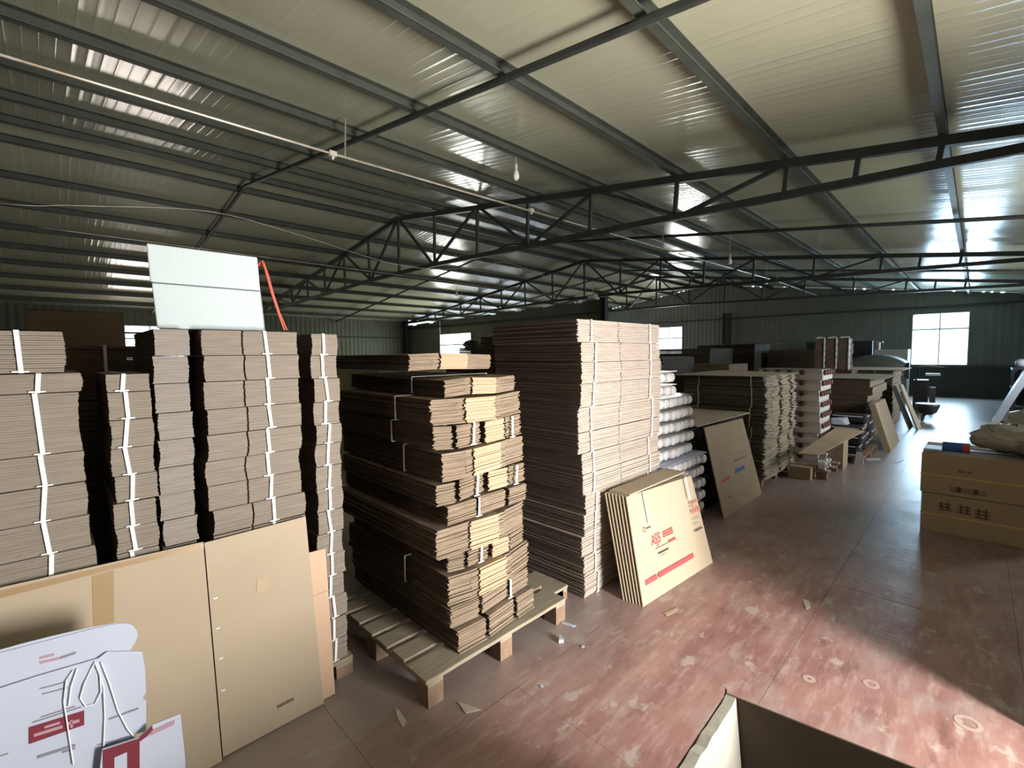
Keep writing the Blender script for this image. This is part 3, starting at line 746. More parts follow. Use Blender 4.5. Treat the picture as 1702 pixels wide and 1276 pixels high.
# single sheet with blue and red marks
t = thing('leaning_cardboard_sheet', (-1.8, 5.3, 0), 'single large cardboard sheet with blue and red printed marks leaning in the aisle', 'cardboard sheet')
P = [(-1.775, 4.80, 0), (-1.765, 4.80, 0), (-1.765, 5.98, 0), (-1.775, 5.98, 0), (-1.925, 4.64, 0.94), (-1.915, 4.64, 0.94), (-1.915, 5.72, 0.92), (-1.925, 5.72, 0.92)]
MB().hexa(P).build('sheet', CARD, t)
pl2 = Plane((-1.765, 4.8, 0), (0, 1, 0), (-0.15, 0, 0.94))
def px_box(x0, y0, x1, y1, name, m, h, n=1, gap=0.2):
    a, b = pl2.px(x0, y0); c, d = pl2.px(x1, y1); w = (c - a) / n
    for k in range(n): pl2.rect(a + w * k, a + w * k + w * (1 - gap), b, b + h, name, m, t)
px_box(1222, 787, 1238, 780, 'blue_label', BLUE, 0.045, 1, 0)
px_box(1200, 802, 1213, 795, 'red_character', RED2, 0.03, 4)
px_box(1218, 757, 1240, 749, 'grey_line', GREYI, 0.006, 7); px_box(1220, 768, 1242, 758, 'grey_character', GREYI, 0.022, 7)
for k in range(5): px_box(1195, 772 + k * 5, 1208, 768 + k * 5, 'grey_line', GREYI, 0.004, 2)
px_box(1211, 828, 1216, 826, 'black_mark', BLACKI, 0.012, 2)

# ------------------------------------------------------------------ big sheets leaning on the near left stacks
tpl = Plane((-2.20, 0.44, 0), (0, 1, 0), (-0.105, 0, 0.93))
def sheet(name, lab, plane, pts, th, m, cat='cardboard sheet'):
    c = plane.at(sum(p[0] for p in pts) / len(pts), 0)
    t = thing(name, (c.x, c.y, 0), lab, cat)
    MB().prism([plane.at(a, b, 0) for a, b in pts], -plane.n * th).build('sheet', m, t)
    return t
def pp_(pl_, L): return [pl_.px(x, y) for x, y in L]
A1 = tpl.px(340, 902); A2 = tpl.px(508, 858); A3 = tpl.px(539, 1171); A4 = tpl.px(371, 1258)
t = sheet('leaning_cardboard_sheet', 'large tan cardboard sheet with a row of staples leaning on the near left stacks', tpl, [(A4[0], max(A4[1], 0.002)), (A3[0], 0.002), (A3[0] - 0.005, 0.10), (A2[0] + 0.0, A2[1]), (A1[0], A1[1])], 0.008, CARDL)
for (x, y) in ((358, 994), (362, 1044), (367, 1094), (371, 1147)):
    a, b = tpl.px(x, y); tpl.rect(a - 0.008, a + 0.008, b - 0.002, b + 0.003, 'staple', STRAP, t, 0.001, 0.0015)
P = pp_(tpl, [(427, 960), (448, 958), (450, 981), (426, 986)]); tpl.patch(P, 'clear_tape', CTAPE, t)
a, b = tpl.px(461, 1177); c, d = tpl.px(489, 1161)
for k in range(7): tpl.rect(a + (c - a) / 7 * k, a + (c - a) / 7 * (k + 0.8), b, b + 0.014, 'grey_character', BROWNI, t)
tq = Plane((-2.185, 0.44, 0), (0, 1, 0), (-0.115, 0, 0.93))
B1 = tq.px(0, 980); B2 = tq.px(339, 900); B3 = tq.px(371, 1262)
t = sheet('leaning_cardboard_sheet', 'biggest tan cardboard sheet with brown tape, at the left, leaning on the near stacks', tq, [(B3[0] - 0.75, 0.002), (B3[0] - 0.004, 0.002), (B2[0] - 0.003, B2[1]), (B2[0] - 0.75, B2[1] + 0.02)], 0.008, CARDL)
P = pp_(tq, [(339, 902), (339, 911), (186, 946), (-60, 1010), (-60, 996)]); tq.patch(P, 'brown_tape', TAPE, t, 0.0008, 0.0004)
P = pp_(tq, [(153, 958), (189, 947), (190, 1060), (156, 1070)]); tq.patch(P, 'brown_tape', TAPE, t, 0.0008, 0.0004)
tr = Plane((-2.225, 0.9, 0), (0, 1, 0), (-0.10, 0, 0.73))
P = pp_(tr, [(512, 1180), (556, 1142), (541, 911), (500, 922)]); P[0] = (P[0][0], 0.002); P[1] = (P[1][0], 0.002)
t = sheet('leaning_cardboard_sheet', 'narrow pinkish cardboard sheet showing behind the stapled sheet', tr, P, 0.006, mat('pinkish_kraft', (0.62, 0.44, 0.31, 1), 0.8))
c0, d0 = tr.px(530, 987); c1, d1 = tr.px(548, 980); tr.rect(c0 - 0.03, c1, d0, d0 + 0.003, 'crease', TAPE, t)

# white printed carton blanks in the corner
tw = Plane((-1.93, 0.0, 0), (0, 1, 0), (-0.09, 0, 0.9))
def rnd(pts):                                     # corner-cut smoothing of an outline
    for _ in range(2):
        out = []
        for k in range(len(pts)):
            p, q = Vector(pts[k]), Vector(pts[(k + 1) % len(pts)])
            out += [tuple(p * 0.78 + q * 0.22), tuple(p * 0.22 + q * 0.78)]
        pts = out
    return pts
P = rnd(pp_(tw, [(-40, 1094), (60, 1068), (175, 1038), (218, 1033), (232, 1056), (207, 1092), (60, 1180), (-40, 1200)]))
P = [(a, max(b, 0.01)) for a, b in P]
o1 = thing('white_carton_blank', (-1.95, 0, 0), 'white carton blank with a long rounded tab, rearmost of the white blanks', 'carton blank')
MB().prism([tw.at(a, b, 0.006) for a, b in P + []], -tw.n * 0.003).build('tab', WHITE, o1)
P = rnd(pp_(tw, [(-40, 1090), (60, 1062), (175, 1036), (216, 1033), (228, 1050), (200, 1085), (60, 1180), (-40, 1200)]))
MB().prism([tw.at(a, b - 0.001, 0.001) for a, b in P], -tw.n * 0.003).build('tab', WHITE, o1)
MB().prism([tw.at(a, b, 0.002) for a, b in ((-0.5, 0.0), (0.14, 0.0), (0.14, 0.6), (-0.5, 0.6))], -tw.n * 0.003).build('panel', WHITE, o1)
for x0, y0, x1, y1, m_ in ((66, 1094, 90, 1088, PINK), (66, 1102, 100, 1094, PINK), (100, 1094, 126, 1085, GREYI)):
    a, b = tw.px(x0, y0); c, d = tw.px(x1, y1); tw.patch([(a, b), (c, d), (c, d + 0.008), (a, b + 0.008)], 'printed_mark', m_, o1, 0.0065)
tx = Plane((-1.905, 0.0, 0), (0, 1, 0), (-0.10, 0, 0.9))
o2 = thing('white_carton_blank', (-1.9, 0, 0), 'big white carton blank with a dark red label and clear strap loops', 'carton blank')
P = pp_(tx, [(-50, 1160), (60, 1124), (163, 1094), (178, 1083), (236, 1082), (241, 1110), (243, 1150), (237, 1160), (243, 1164), (243, 1215), (200, 1226), (168, 1240), (165, 1330), (-50, 1400)])
P = [(a, max(b, 0.005)) for a, b in P]
MB().prism([tx.at(a, b, 0.0) for a, b in P], -tx.n * 0.005).build('sheet', WHITE, o2)
def quad(pl_, pts, name, m, par, off=0.0014): return pl_.patch(pp_(pl_, pts), name, m, par, off, 0.0005)
quad(tx, [(48, 1208), (140, 1180), (140, 1204), (48, 1236)], 'red_label', RED, o2)
for L in ([(74, 1206), (100, 1198), (100, 1202), (74, 1210)], [(56, 1219), (104, 1204), (104, 1209), (56, 1224)], [(112, 1200), (132, 1194), (132, 1199), (112, 1205)], [(117, 1196), (121, 1195), (121, 1208), (117, 1209)]): quad(tx, L, 'pink_character', PINK, o2, 0.0022)
for L in ([(66, 1143), (108, 1132), (108, 1134), (66, 1145)], [(70, 1152), (112, 1141), (112, 1143), (70, 1154)], [(68, 1190), (125, 1172), (125, 1174), (68, 1192)], [(54, 1199), (135, 1173), (135, 1175), (54, 1201)],
          [(62, 1255), (125, 1235), (125, 1240), (62, 1260)], [(104, 1248), (125, 1241), (125, 1244), (104, 1251)], [(181, 1193), (230, 1175), (230, 1178), (181, 1196)], [(162, 1236), (218, 1222), (218, 1224), (162, 1238)], [(-20, 1262), (14, 1250), (14, 1252), (-20, 1264)]): quad(tx, L, 'printed_line', GREYI, o2)
for k, L in enumerate(([(158, 1098), (140, 1135), (133, 1158), (142, 1172), (158, 1168), (168, 1148), (166, 1120), (158, 1100)], [(168, 1099), (182, 1135), (196, 1180), (212, 1210), (222, 1222)], [(160, 1100), (172, 1140), (174, 1190), (172, 1238)], [(122, 1112), (110, 1130), (106, 1165), (110, 1190), (116, 1230), (122, 1268)], [(128, 1110), (118, 1140), (114, 1172)])):
    pts = [tx.at(*tx.px(x, y), 0.006 + 0.002 * (j % 2)) for j, (x, y) in enumerate(L)]
    MB().tube(pts, 0.0022, 5).build('clear_strap', STRAP, o2)
ty = Plane((-1.87, 0.0, 0), (0, 1, 0), (-0.10, 0, 0.9))
o3 = thing('white_carton_blank', (-1.87, 0.1, 0), 'small white carton blank with a dark red frame print at the bottom edge', 'carton blank')
P = pp_(ty, [(150, 1400), (170, 1245), (232, 1225), (252, 1205), (300, 1186), (303, 1215), (308, 1262), (308, 1400)]); P = [(a, max(b, 0.003)) for a, b in P]
MB().prism([ty.at(a, b, 0) for a, b in P], -ty.n * 0.005).build('sheet', WHITE, o3)
quad(ty, [(171, 1246), (232, 1226), (232, 1400), (171, 1420)], 'red_frame', RED, o3); quad(ty, [(190, 1258), (211, 1249), (211, 1400), (190, 1405)], 'window_print', WHITE, o3, 0.0024)
quad(ty, [(232, 1225), (253, 1205), (254, 1212), (246, 1222), (232, 1232)], 'red_frame', RED, o3)
quad(ty, [(252, 1213), (290, 1196), (290, 1203), (250, 1222)], 'printed_line', PINK, o3)

# ------------------------------------------------------------------ foreground open carton
ZB = 0.55
c0 = U(1205, 1150, 2, ZB); c1 = U(1118, 1279, 2, ZB); cR = U(1560, 1290, 2, ZB)
t = thing('open_carton', (c0.x + 0.35, c0.y - 0.3, 0), 'open brown carton with a cream foam lining in the foreground', 'carton')
d_ = (cR - c0); d_.z = 0; d_.normalize(); e_ = (c1 - c0).normalized(); e_.z = 0
q0 = Vector((c0.x, c0.y, 0)); LX, LY = 0.95, 0.62
def wl(a0, a1, b0, b1, z0, z1): return [q0 + d_ * a0 + e_ * b0 + Vector((0, 0, z0)), q0 + d_ * a1 + e_ * b0 + Vector((0, 0, z0)), q0 + d_ * a1 + e_ * b1 + Vector((0, 0, z0)), q0 + d_ * a0 + e_ * b1 + Vector((0, 0, z0)),
                                        q0 + d_ * a0 + e_ * b0 + Vector((0, 0, z1)), q0 + d_ * a1 + e_ * b0 + Vector((0, 0, z1)), q0 + d_ * a1 + e_ * b1 + Vector((0, 0, z1)), q0 + d_ * a0 + e_ * b1 + Vector((0, 0, z1))]
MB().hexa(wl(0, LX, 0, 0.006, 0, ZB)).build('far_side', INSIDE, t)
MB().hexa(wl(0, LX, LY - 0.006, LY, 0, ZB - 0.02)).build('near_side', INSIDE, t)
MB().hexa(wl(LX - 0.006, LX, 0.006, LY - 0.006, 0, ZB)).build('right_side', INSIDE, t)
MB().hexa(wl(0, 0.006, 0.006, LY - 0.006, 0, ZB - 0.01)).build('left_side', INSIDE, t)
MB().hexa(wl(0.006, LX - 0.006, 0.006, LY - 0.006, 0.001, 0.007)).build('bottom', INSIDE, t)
fo = []
for k in range(15):
    s = 0.012 + (LY - 0.03) * k / 14
    fo.append((s, ZB + 0.004 - 0.012 * abs(math.sin(k * 1.3)) + R(-0.003, 0.003)))
mb = MB()
for (s0, h0), (s1, h1) in zip(fo, fo[1:]):
    A = q0 + d_ * 0.008; th = d_ * 0.03
    mb.hexa([A + e_ * s1 + Vector((0, 0, 0.01)), A + e_ * s1 + th * 2.6 + Vector((0, 0, 0.01)), A + e_ * s0 + th * 2.6 + Vector((0, 0, 0.01)), A + e_ * s0 + Vector((0, 0, 0.01)),
             A + e_ * s1 + Vector((0, 0, h1)), A + e_ * s1 + th + Vector((0, 0, h1)), A + e_ * s0 + th + Vector((0, 0, h0)), A + e_ * s0 + Vector((0, 0, h0))])
mb.build('foam_lining', CREAM, t, label='cream foam lining with a ragged top edge')
f0 = q0 + e_ * 0.5 + Vector((0, 0, ZB)); 
MB().hexa([f0 + Vector(v) for v in ((-0.10, -0.1, -0.12), (0, -0.1, -0.01), (0, 0.09, -0.01), (-0.08, 0.07, -0.12), (-0.10, -0.1, -0.116), (0, -0.1, -0.004), (0, 0.09, -0.004), (-0.08, 0.07, -0.116))]).build('flap', DKSTEEL, t)
mb = MB().hexa([q0 + Vector(v) for v in ((0.0, 0.0, ZB - 0.05), (0.012, 0.0, ZB - 0.05), (0.012, 0.006, ZB - 0.05), (0, 0.006, ZB - 0.05), (0.0, 0.0, ZB + 0.012), (0.006, 0, ZB + 0.01), (0.006, 0.006, ZB + 0.01), (0, 0.006, ZB + 0.012))])
mb.build('torn_corner', INSIDE, t)
gx = q0 + d_ * 0.36 + e_ * 0.16
MB().tube([gx + Vector((0, 0, 0.3)), gx + Vector((0.02, 0.01, 0.34)), gx + Vector((0.05, 0.0, 0.33)), gx + Vector((0.1, -0.02, 0.35))], 0.006, 6).build('plastic_scrap', STRAP, t)

# ------------------------------------------------------------------ white bottle packs behind the tallest stack
def bottle_mesh(r, l, m=BOTTLE, ends=None):
    mb = MB().tube([(0, 0, 0), (0.002, 0, 0), (l * 0.1, 0, 0), (l * 0.85, 0, 0), (l * 0.95, 0, 0), (l, 0, 0)], [r * 0.6, r * 0.85, r, r, r * 0.9, r * 0.6], 10); mb.smooth = False
    return mb.mesh('bottle', m)
bm1 = bottle_mesh(0.047, 0.20)
zz = [0.10 + 0.12 * k for k in range(13)]
pallet(-2.75, -1.93, 3.72, 4.72, 0.10, 'wooden pallet under the packs of white bottles', 6, along='x')
for k, z in enumerate(zz[:-1]):
    up = k < 5
    x1 = -1.90 if up else -1.97; ya = 3.74 if z < 1.2 else 3.70; nb = 9 if up else (8 if z < 1.3 else 4)
    dx = R(-0.02, 0.01); dy = R(-0.02, 0.02)
    t = thing('bottle_pack', (-2.3, 4.2, z), 'wrapped white bottle pack, %s, beside the tallest stack' % (ORD[11 - k] if k else 'lowest'), 'bottle pack', 'wrapped packs of white bottles')
    for j in range(nb):
        o = bpy.data.objects.new('bottle', bm1); COL.objects.link(o); o.parent = t
        o.location = (x1 - 0.2 + dx + R(-0.015, 0.02) + 2.3, ya + dy + 0.05 + j * 0.103 - 4.2, 0.052 + R(-0.002, 0.002))
    MB().box(-2.7, x1 - 0.2 + dx, ya + dy, ya + dy + nb * 0.103, z + 0.002, z + 0.105).build('inner_bottles', BOTTLE, t)
    MB().box(x1 - 0.21 + dx, x1 + dx + 0.016, ya + dy - 0.005, ya + dy + nb * 0.103 + 0.005, z + 0.106, z + 0.108).build('wrap_film', FILM, t)
    if k == 5:
        MB().box(x1 - 0.2, x1 + 0.075, ya, ya + nb * 0.103 + 0.1, z - 0.009, z - 0.004).build('tray_sheet', WHITE, t)

# flat board lying on a dark stack, behind the single sheet
t = thing('dark_crate', (-2.4, 5.4, 0), 'dark crate between the bottle packs and the next carton stack, under a board', 'crate')
for k in range(7): MB().box(-2.85, -2.02, 4.86, 6.05, 0.005 + 0.13 * k, 0.127 + 0.13 * k).build('plank', BLACK, t)
o = MB().hexa([(-2.9, 4.75, 0.935), (-2.02, 4.72, 0.925), (-1.94, 6.05, 0.945), (-2.9, 6.15, 0.935), (-2.9, 4.75, 0.948), (-2.02, 4.72, 0.938), (-1.94, 6.05, 0.958), (-2.9, 6.15, 0.948)]).build('loose_board', PALES)
tag(o, 'pale flat board with a torn edge lying on the dark crate', 'board')

# ------------------------------------------------------------------ fourth stack, with ragged bright edges
pallet(-2.85, -1.84, 6.2, 7.45, 0.10, 'wooden pallet under the grey brown stack with ragged edges', 6, along='x', wood=WOODB)
zs4 = [1.385 - 0.1285 * k for k in range(11)]
for k, (zt, zb) in enumerate(zip(zs4, zs4[1:])):
    d = R(-0.02, 0.02)
    bundle('grey brown carton bundle, %s, ragged stack behind the blue marked sheet' % (ORD[k] if k < 9 else 'lowest'), 'bundles of the ragged stack', -2.86, -1.80 + d, 6.24 + R(-0.01, 0.01), 7.42, zb + 0.002, zt, 15, [],
           [(0, 0.12, -0.03, 1, 0.03), (0.12, 0.35, 0.0, 1), (0.35, 0.45, -0.03, 0), (0.45, 0.75, 0.0, 1), (0.75, 0.85, -0.03, 0), (0.85, 1, 0, 1)], jit=0.02, m=(EDGE2, PALES), flute_shade=FLUTESHADE2, ystraps=[-2.66 + R(-0.02, 0.02), -1.98 + R(-0.02, 0.02)])
o = MB().hexa([(-2.95, 6.1, 1.39), (-1.80, 6.2, 1.39), (-1.78, 7.5, 1.39), (-2.9, 7.6, 1.39), (-2.95, 6.1, 1.396), (-1.80, 6.2, 1.396), (-1.78, 7.5, 1.396), (-2.9, 7.6, 1.41)]).build('top_sheet', PALES)
tag(o, 'pale cover sheet lying on top of the ragged stack', 'cardboard sheet')

# tower of trays with dark lids
pallet(-2.4, -1.5, 7.55, 8.3, 0.09, 'small pallet under the tower of wrapped trays', 5, along='x', wood=WOODB)
lm = MB().box(-0.04, 0.04, -0.002, 0.06, -0.03, 0.03).mesh('lid', LID)
lm2 = MB().tube([(0, 0, 0), (0.02, 0, 0), (0.035, 0, 0)], [0.035, 0.04, 0.03], 8).mesh('lid', LID)
for k in range(9):
    z = 0.092 + 0.15 * k; d = R(-0.02, 0.02)
    t = thing('wrapped_tray', (-1.9, 7.9, z), 'white tray with dark red lids, %s, tower behind the ragged stack' % (ORD[8 - k] if k else 'lowest'), 'tray', 'wrapped trays in the tower')
    MB().box(-2.35, -1.52 + d, 7.58, 8.2, z, z + 0.085).build('tray', BOTTLE, t)
    for j in range(4):
        o = bpy.data.objects.new('lid', lm2); COL.objects.link(o); o.parent = t; o.location = (-1.52 + d + 1.9, 7.64 + j * 0.16 - 7.9, 0.104)
        o = bpy.data.objects.new('lid', lm2); COL.objects.link(o); o.parent = t; o.location = (-1.75 + j * -0.16 + 1.9, 7.60 - 7.9, 0.104); o.rotation_euler = (0, 0, -math.pi / 2)
    MB().box(-2.33, -1.54 + d, 7.62, 8.18, z + 0.085, z + 0.145).build('bottle_tops', BOTTLE, t)
    MB().box(-2.36, -1.50 + d, 7.57, 8.21, z + 0.145, z + 0.148).build('wrap_film', FILM, t)

# low table board with small things
t = thing('folding_board', (-1.55, 6.9, 0), 'tilted cardboard panel resting on low cartons beside the ragged stack', 'cardboard panel')
P = [Vector((-1.52, 6.5, 0.43)), Vector((-1.33, 6.6, 0.42)), Vector((-1.12, 8.35, 0.52)), Vector((-1.46, 8.35, 0.54))]
MB().prism(P, (0, 0, 0.012)).build('panel', CARD, t)
xx = -1.45
open_box_carton('small_carton', 'small brown carton on the floor below the tilted panel', -1.745, -1.49, 7.0, 7.3, 0, 0.16, CARD)
open_box_carton('small_carton', 'dusty carton beneath the tilted panel near the pallet', -1.48, -1.30, 7.95, 8.3, 0.0, 0.5, CARD)
t = thing('small_pallet', (-1.6, 7.6, 0), 'low wooden slat stand with white rolls beside the ragged stack', 'pallet')
for k in range(3): MB().box(-1.47, -1.32 + k * 0.0, 7.15 + k * 0.3, 7.3 + k * 0.3, 0.10, 0.12).build('slat', WOOD, t)
for yy in (7.15, 7.75): MB().box(-1.46, -1.34, yy, yy + 0.08, 0, 0.10).build('block', WOODB, t)
for k, (y, z) in enumerate([(7.2, 0.125), (7.33, 0.125), (7.48, 0.125), (7.26, 0.24)]):
    q = MB().tube([(-1.44, y, z + 0.055), (-1.36, y, z + 0.055)], 0.055, 12).build('tape_roll', BOTTLE); tag(q, ['white roll at the near end of the low slat stand', 'white roll second on the low slat stand', 'white roll at the far end of the low slat stand', 'white roll lying on top of the other rolls on the slat stand'][k], 'roll', 'white rolls on the slat stand')
    h = MB().tube([(-1.359, y, z + 0.055), (-1.354, y, z + 0.055)], 0.025, 10).build('core', LID, q)

# pallet with black wrapped goods
pallet(-1.72, -1.14, 8.5, 9.9, 0.12, 'wooden pallet in the aisle carrying black wrapped packs', 6, along='x', wood=WOODB)
k = 0
for i in range(3):
    for j, z in enumerate((0.122, 0.262, 0.402, 0.542)):
        if j == 3 and i != 1: continue
        y = 8.62 + 0.40 * i; sx = R(-0.04, 0.03)
        pos = ['bottom', 'second', 'third', 'top'][j]; row = ['front', 'middle', 'rear'][i]
        t = thing('wrapped_pack', (-1.42, y + 0.18, z), 'black wrapped pack, %s layer of the %s pile on the aisle pallet' % (pos, row), 'pack', 'black wrapped packs on the aisle pallet')
        m = MB().box(-1.68 + sx, -1.20 + sx, y, y + 0.36, z, z + 0.132)
        o = m.build('pack', BLACK, t); bv = o.modifiers.new('b', 'BEVEL'); bv.width = 0.03; bv.segments = 2
        for q in range(3): MB().box(-1.20 + sx, -1.192 + sx, y + 0.04 + 0.1 * q, y + 0.10 + 0.1 * q, z + 0.10, z + 0.125).build('pale_patch', PINK if (i + q) % 2 else BOTTLE, t)  # small pale patches high on each pack's aisle face
        MB().box(-1.64 + sx, -1.24 + sx, y - 0.004, y - 0.001, z + 0.105, z + 0.118).build('wrap_edge', STRAP, t)
for k, (x, y, z, lab) in enumerate([(-1.5, 8.8, 0.545, 'white crumpled wrap on the front black packs'), (-1.35, 9.5, 0.545, 'pinkish crumpled wrap on the rear black packs'), (-1.22, 8.46, 0.0, 'white folded paper standing at the corner of the aisle pallet')]):
    z += 0.0
    m = MB().hexa([(x - 0.12, y - 0.1, z), (x + 0.1, y - 0.08, z), (x + 0.12, y + 0.1, z), (x - 0.08, y + 0.12, z), (x - 0.1, y - 0.05, z + 0.09), (x + 0.05, y - 0.06, z + 0.06), (x + 0.09, y + 0.06, z + 0.11), (x - 0.05, y + 0.07, z + 0.07)] if k < 2 else
                  [(x - 0.02, y - 0.02, 0), (x + 0.10, y - 0.02, 0), (x + 0.10, y, 0), (x - 0.02, y, 0), (x, y - 0.01, 0.2), (x + 0.07, y - 0.01, 0.17), (x + 0.07, y, 0.17), (x, y, 0.2)])
    tag(m.build('crumpled_wrap' if k < 2 else 'paper_scrap', [WHITE, PINK, WHITE][k]), lab, 'wrap' if k < 2 else 'paper')

# fifth stack and the printed bundle leaning on it
for k in range(8):
    zt = 1.19 - 0.147 * k
    bundle('brown carton bundle, %s, stack behind the aisle pallet' % (ORD[k] if k < 7 else 'lowest'), 'bundles behind the aisle pallet', -2.25, -1.32 + R(-0.02, 0.02) + (0, 0.03, -0.03, -0.06, -0.05, -0.05, -0.05, -0.05)[k], 10.3, 12.1, zt - 0.145, zt, 12, [], m=(PALES, PALES) if k < 4 else (EDGE2, EDGE2), jit=0.01, cols=[(0, 1, 0, 0)])
    MB().box(-1.31, -1.285, 10.34, 12.0, zt - 0.14, zt - 0.005)
o = MB().box(-2.27, -1.12, 10.25, 12.2, 1.195, 1.205).build('top_sheet', PALES); tag(o, 'pale sheet covering the stack behind the aisle pallet', 'cardboard sheet')
t = thing('leaning_carton_bundle', (-1.0, 10.6, 0), 'tall narrow bound cartons with faint red print leaning behind the aisle pallet', 'cardboard bundle')
for i in range(5):
    d = -0.018 * i + 0.02
    MB().hexa([(-1.0 + d, 9.93, 0), (-0.985 + d, 9.93, 0), (-0.985 + d, 11.15, 0), (-1.0 + d, 11.15, 0), (-1.22 + d, 9.8, 0.80), (-1.205 + d, 9.8, 0.80), (-1.205 + d, 11.0, 0.80), (-1.22 + d, 11.0, 0.80)]).build('cardboard_sheet', CARDL if i == 0 else CARD, t)
pl3 = Plane((-0.985, 9.93, 0), (0, 1, 0), (-0.22, 0, 0.8))
for k in range(5): pl3.rect(0.25 + 0.12 * k, 0.33 + 0.12 * k, 0.40 - 0.02 * (k % 2), 0.46, 'red_character', RED2, t)
# stack seven with board, leaning strips
for k in range(8):
    zt = 1.25 - 0.155 * k
    bundle('far grey carton bundle, %s, board-topped stack at the row end' % (ORD[k] if k < 7 else 'lowest'), 'bundles of the far stack', -2.35, -1.30, 13.2, 14.8, zt - 0.153, zt, 10, [], m=(EDGE2, EDGE2), flute_shade=FLUTESHADE2, jit=0.01, ystraps=[-1.62, -2.1])
o = MB().box(-2.9, -1.12, 13.0, 14.9, 1.253, 1.27).build('flat_board', PALES); tag(o, 'long pale board lying across the far stack at the end of the row', 'board')
for i, (x, lab, m_) in enumerate([(-0.85, 'pale narrow plank leaning against the far stack, nearest the aisle', PALES), (-0.98, 'brown narrow plank leaning behind the pale plank', EDGE)]):
    t_ = MB().hexa([(x, 12.9, 0), (x + 0.03, 12.9, 0), (x + 0.03, 13.5 + 0.1, 0), (x, 13.6, 0), (x - 0.30, 12.6, 0.98), (x - 0.27, 12.6, 0.98), (x - 0.27, 13.18, 0.95), (x - 0.30, 13.18, 0.95)]).build('leaning_plank', m_)
    tag(t_, lab, 'plank')
# three tall wrapped columns
for k in range(3):
    x = -2.52 + 0.225 * k
    t = thing('wrapped_carton_column', (x, 11.0, 1.19), 'tall film-wrapped brown carton column, %s of three behind the tray tower' % ['left', 'middle', 'right'][k], 'carton column', 'film wrapped carton columns')
    mb = MB(); 
    for q in range(6):
        dx = 0.012 * math.sin(q * 1.7 + k); mb.box(x - 0.09 + dx, x + 0.09 + dx, 12.3, 12.8, 1.28 + q * 0.115, 1.28 + q * 0.115 + 0.112)
    mb.build('cartons', DARKC, t, kind='stuff')
    mb = MB().tube([(x + 0.1, 12.28, 1.28 + 0.07 * q) for q in range(11)], [0.014 + 0.012 * (q % 2) for q in range(11)], 6); mb.smooth = True; mb.build('wrap_film', STRAP, t)
    MB().tube([(x - 0.08, 12.4, 1.985), (x, 12.42, 2.0), (x + 0.08, 12.4, 1.985)], 0.02, 6).build('wrap_top', STRAP, t)
bundle('dark base block under the three film-wrapped columns', 'film wrapped carton columns', -2.75, -1.9, 12.25, 12.95, 0.0, 1.275, 60, [], m=(DARKC, DARKC))

# dark covered machine and clutter toward the end wall
def blob(name, lab, cat, cx, cy, cz, rx, ry, rz, m, seg=14, rings=8, flat=0.0, noise_=0.0):
    mb = MB(); n = seg
    prof = []
    for k in range(rings + 1):
        a = -math.pi / 2 + math.pi * k / rings; prof.append((math.cos(a), math.sin(a)))
    for k, (c, s) in enumerate(prof):
        for j in range(n):
            t_ = 2 * math.pi * j / n; w = 1 + noise_ * math.sin(3.1 * j + 2.3 * k) * 0.5 + R(-noise_, noise_) * 0.5
            z = max(s, -1 + flat)
            mb.v.append((cx + rx * c * math.cos(t_) * w, cy + ry * c * math.sin(t_) * w, cz + rz * z * w))
    for k in range(rings):
        for j in range(n):
            mb.f.append((k * n + j, k * n + (j + 1) % n, (k + 1) * n + (j + 1) % n, (k + 1) * n + j)); mb.m.append(0)
    mb.smooth = True
    o = mb.build(name, m)
    if lab: tag(o, lab, cat)
    return o


t = thing('covered_machine', (-2.1, 17.2, 0), 'dark machine under a rounded dark cover near the end window', 'machine')
m = MB(); N_ = 14; mb = MB()
for k in range(N_ + 1):
    f = k / N_; x = -2.75 + 1.35 * f; h = 1.15 + 0.42 * math.sin(math.pi * min(1, 0.08 + f * 0.86)) ** 0.5
    mb.v += [(x, 16.6, 0.85), (x, 16.6, h - 0.05), (x, 16.8, h), (x, 17.9, h), (x, 17.9, 0.85)]
for k in range(N_):
    for j in range(4):
        a = k * 5 + j; mb.f.append((a, a + 1, a + 6, a + 5)); mb.m.append(0)
mb.smooth = True; mb.build('cover', DKSTEEL, t)
MB().box(-2.7, -1.45, 16.7, 17.85, 0.0, 0.9).build('body', BLACK, t)
MB().box(-2.72, -1.43, 16.58, 16.62, 1.0, 1.04).build('rail', PIPE, t)
t = thing('white_unit', (-1.6, 19.5, 0), 'pale boxy unit with a small post standing behind the covered machine', 'cabinet')
MB().box(-2.4, -1.55, 19.2, 20.0, 0, 1.72).build('body', mat('pale_unit', (0.42, 0.47, 0.44, 1), 0.5), t); MB().tube([(-2.3, 19.4, 1.72), (-2.3, 19.4, 1.95)], 0.03, 6).build('post', PIPE, t)
MB().box(-2.4, -2.2, 19.36, 19.44, 1.95, 1.98).build('post_head', PIPE, t)
t = thing('standing_board', (-3.5, 20.5, 0), 'wide dark board standing behind the film-wrapped columns', 'board')
MB().box(-4.6, -2.6, 20.4, 20.5, 0, 2.03).build('board', BLACK, t); MB().box(-4.6, -4.5, 20.5, 20.9, 0, 0.05).build('foot', BLACK, t)
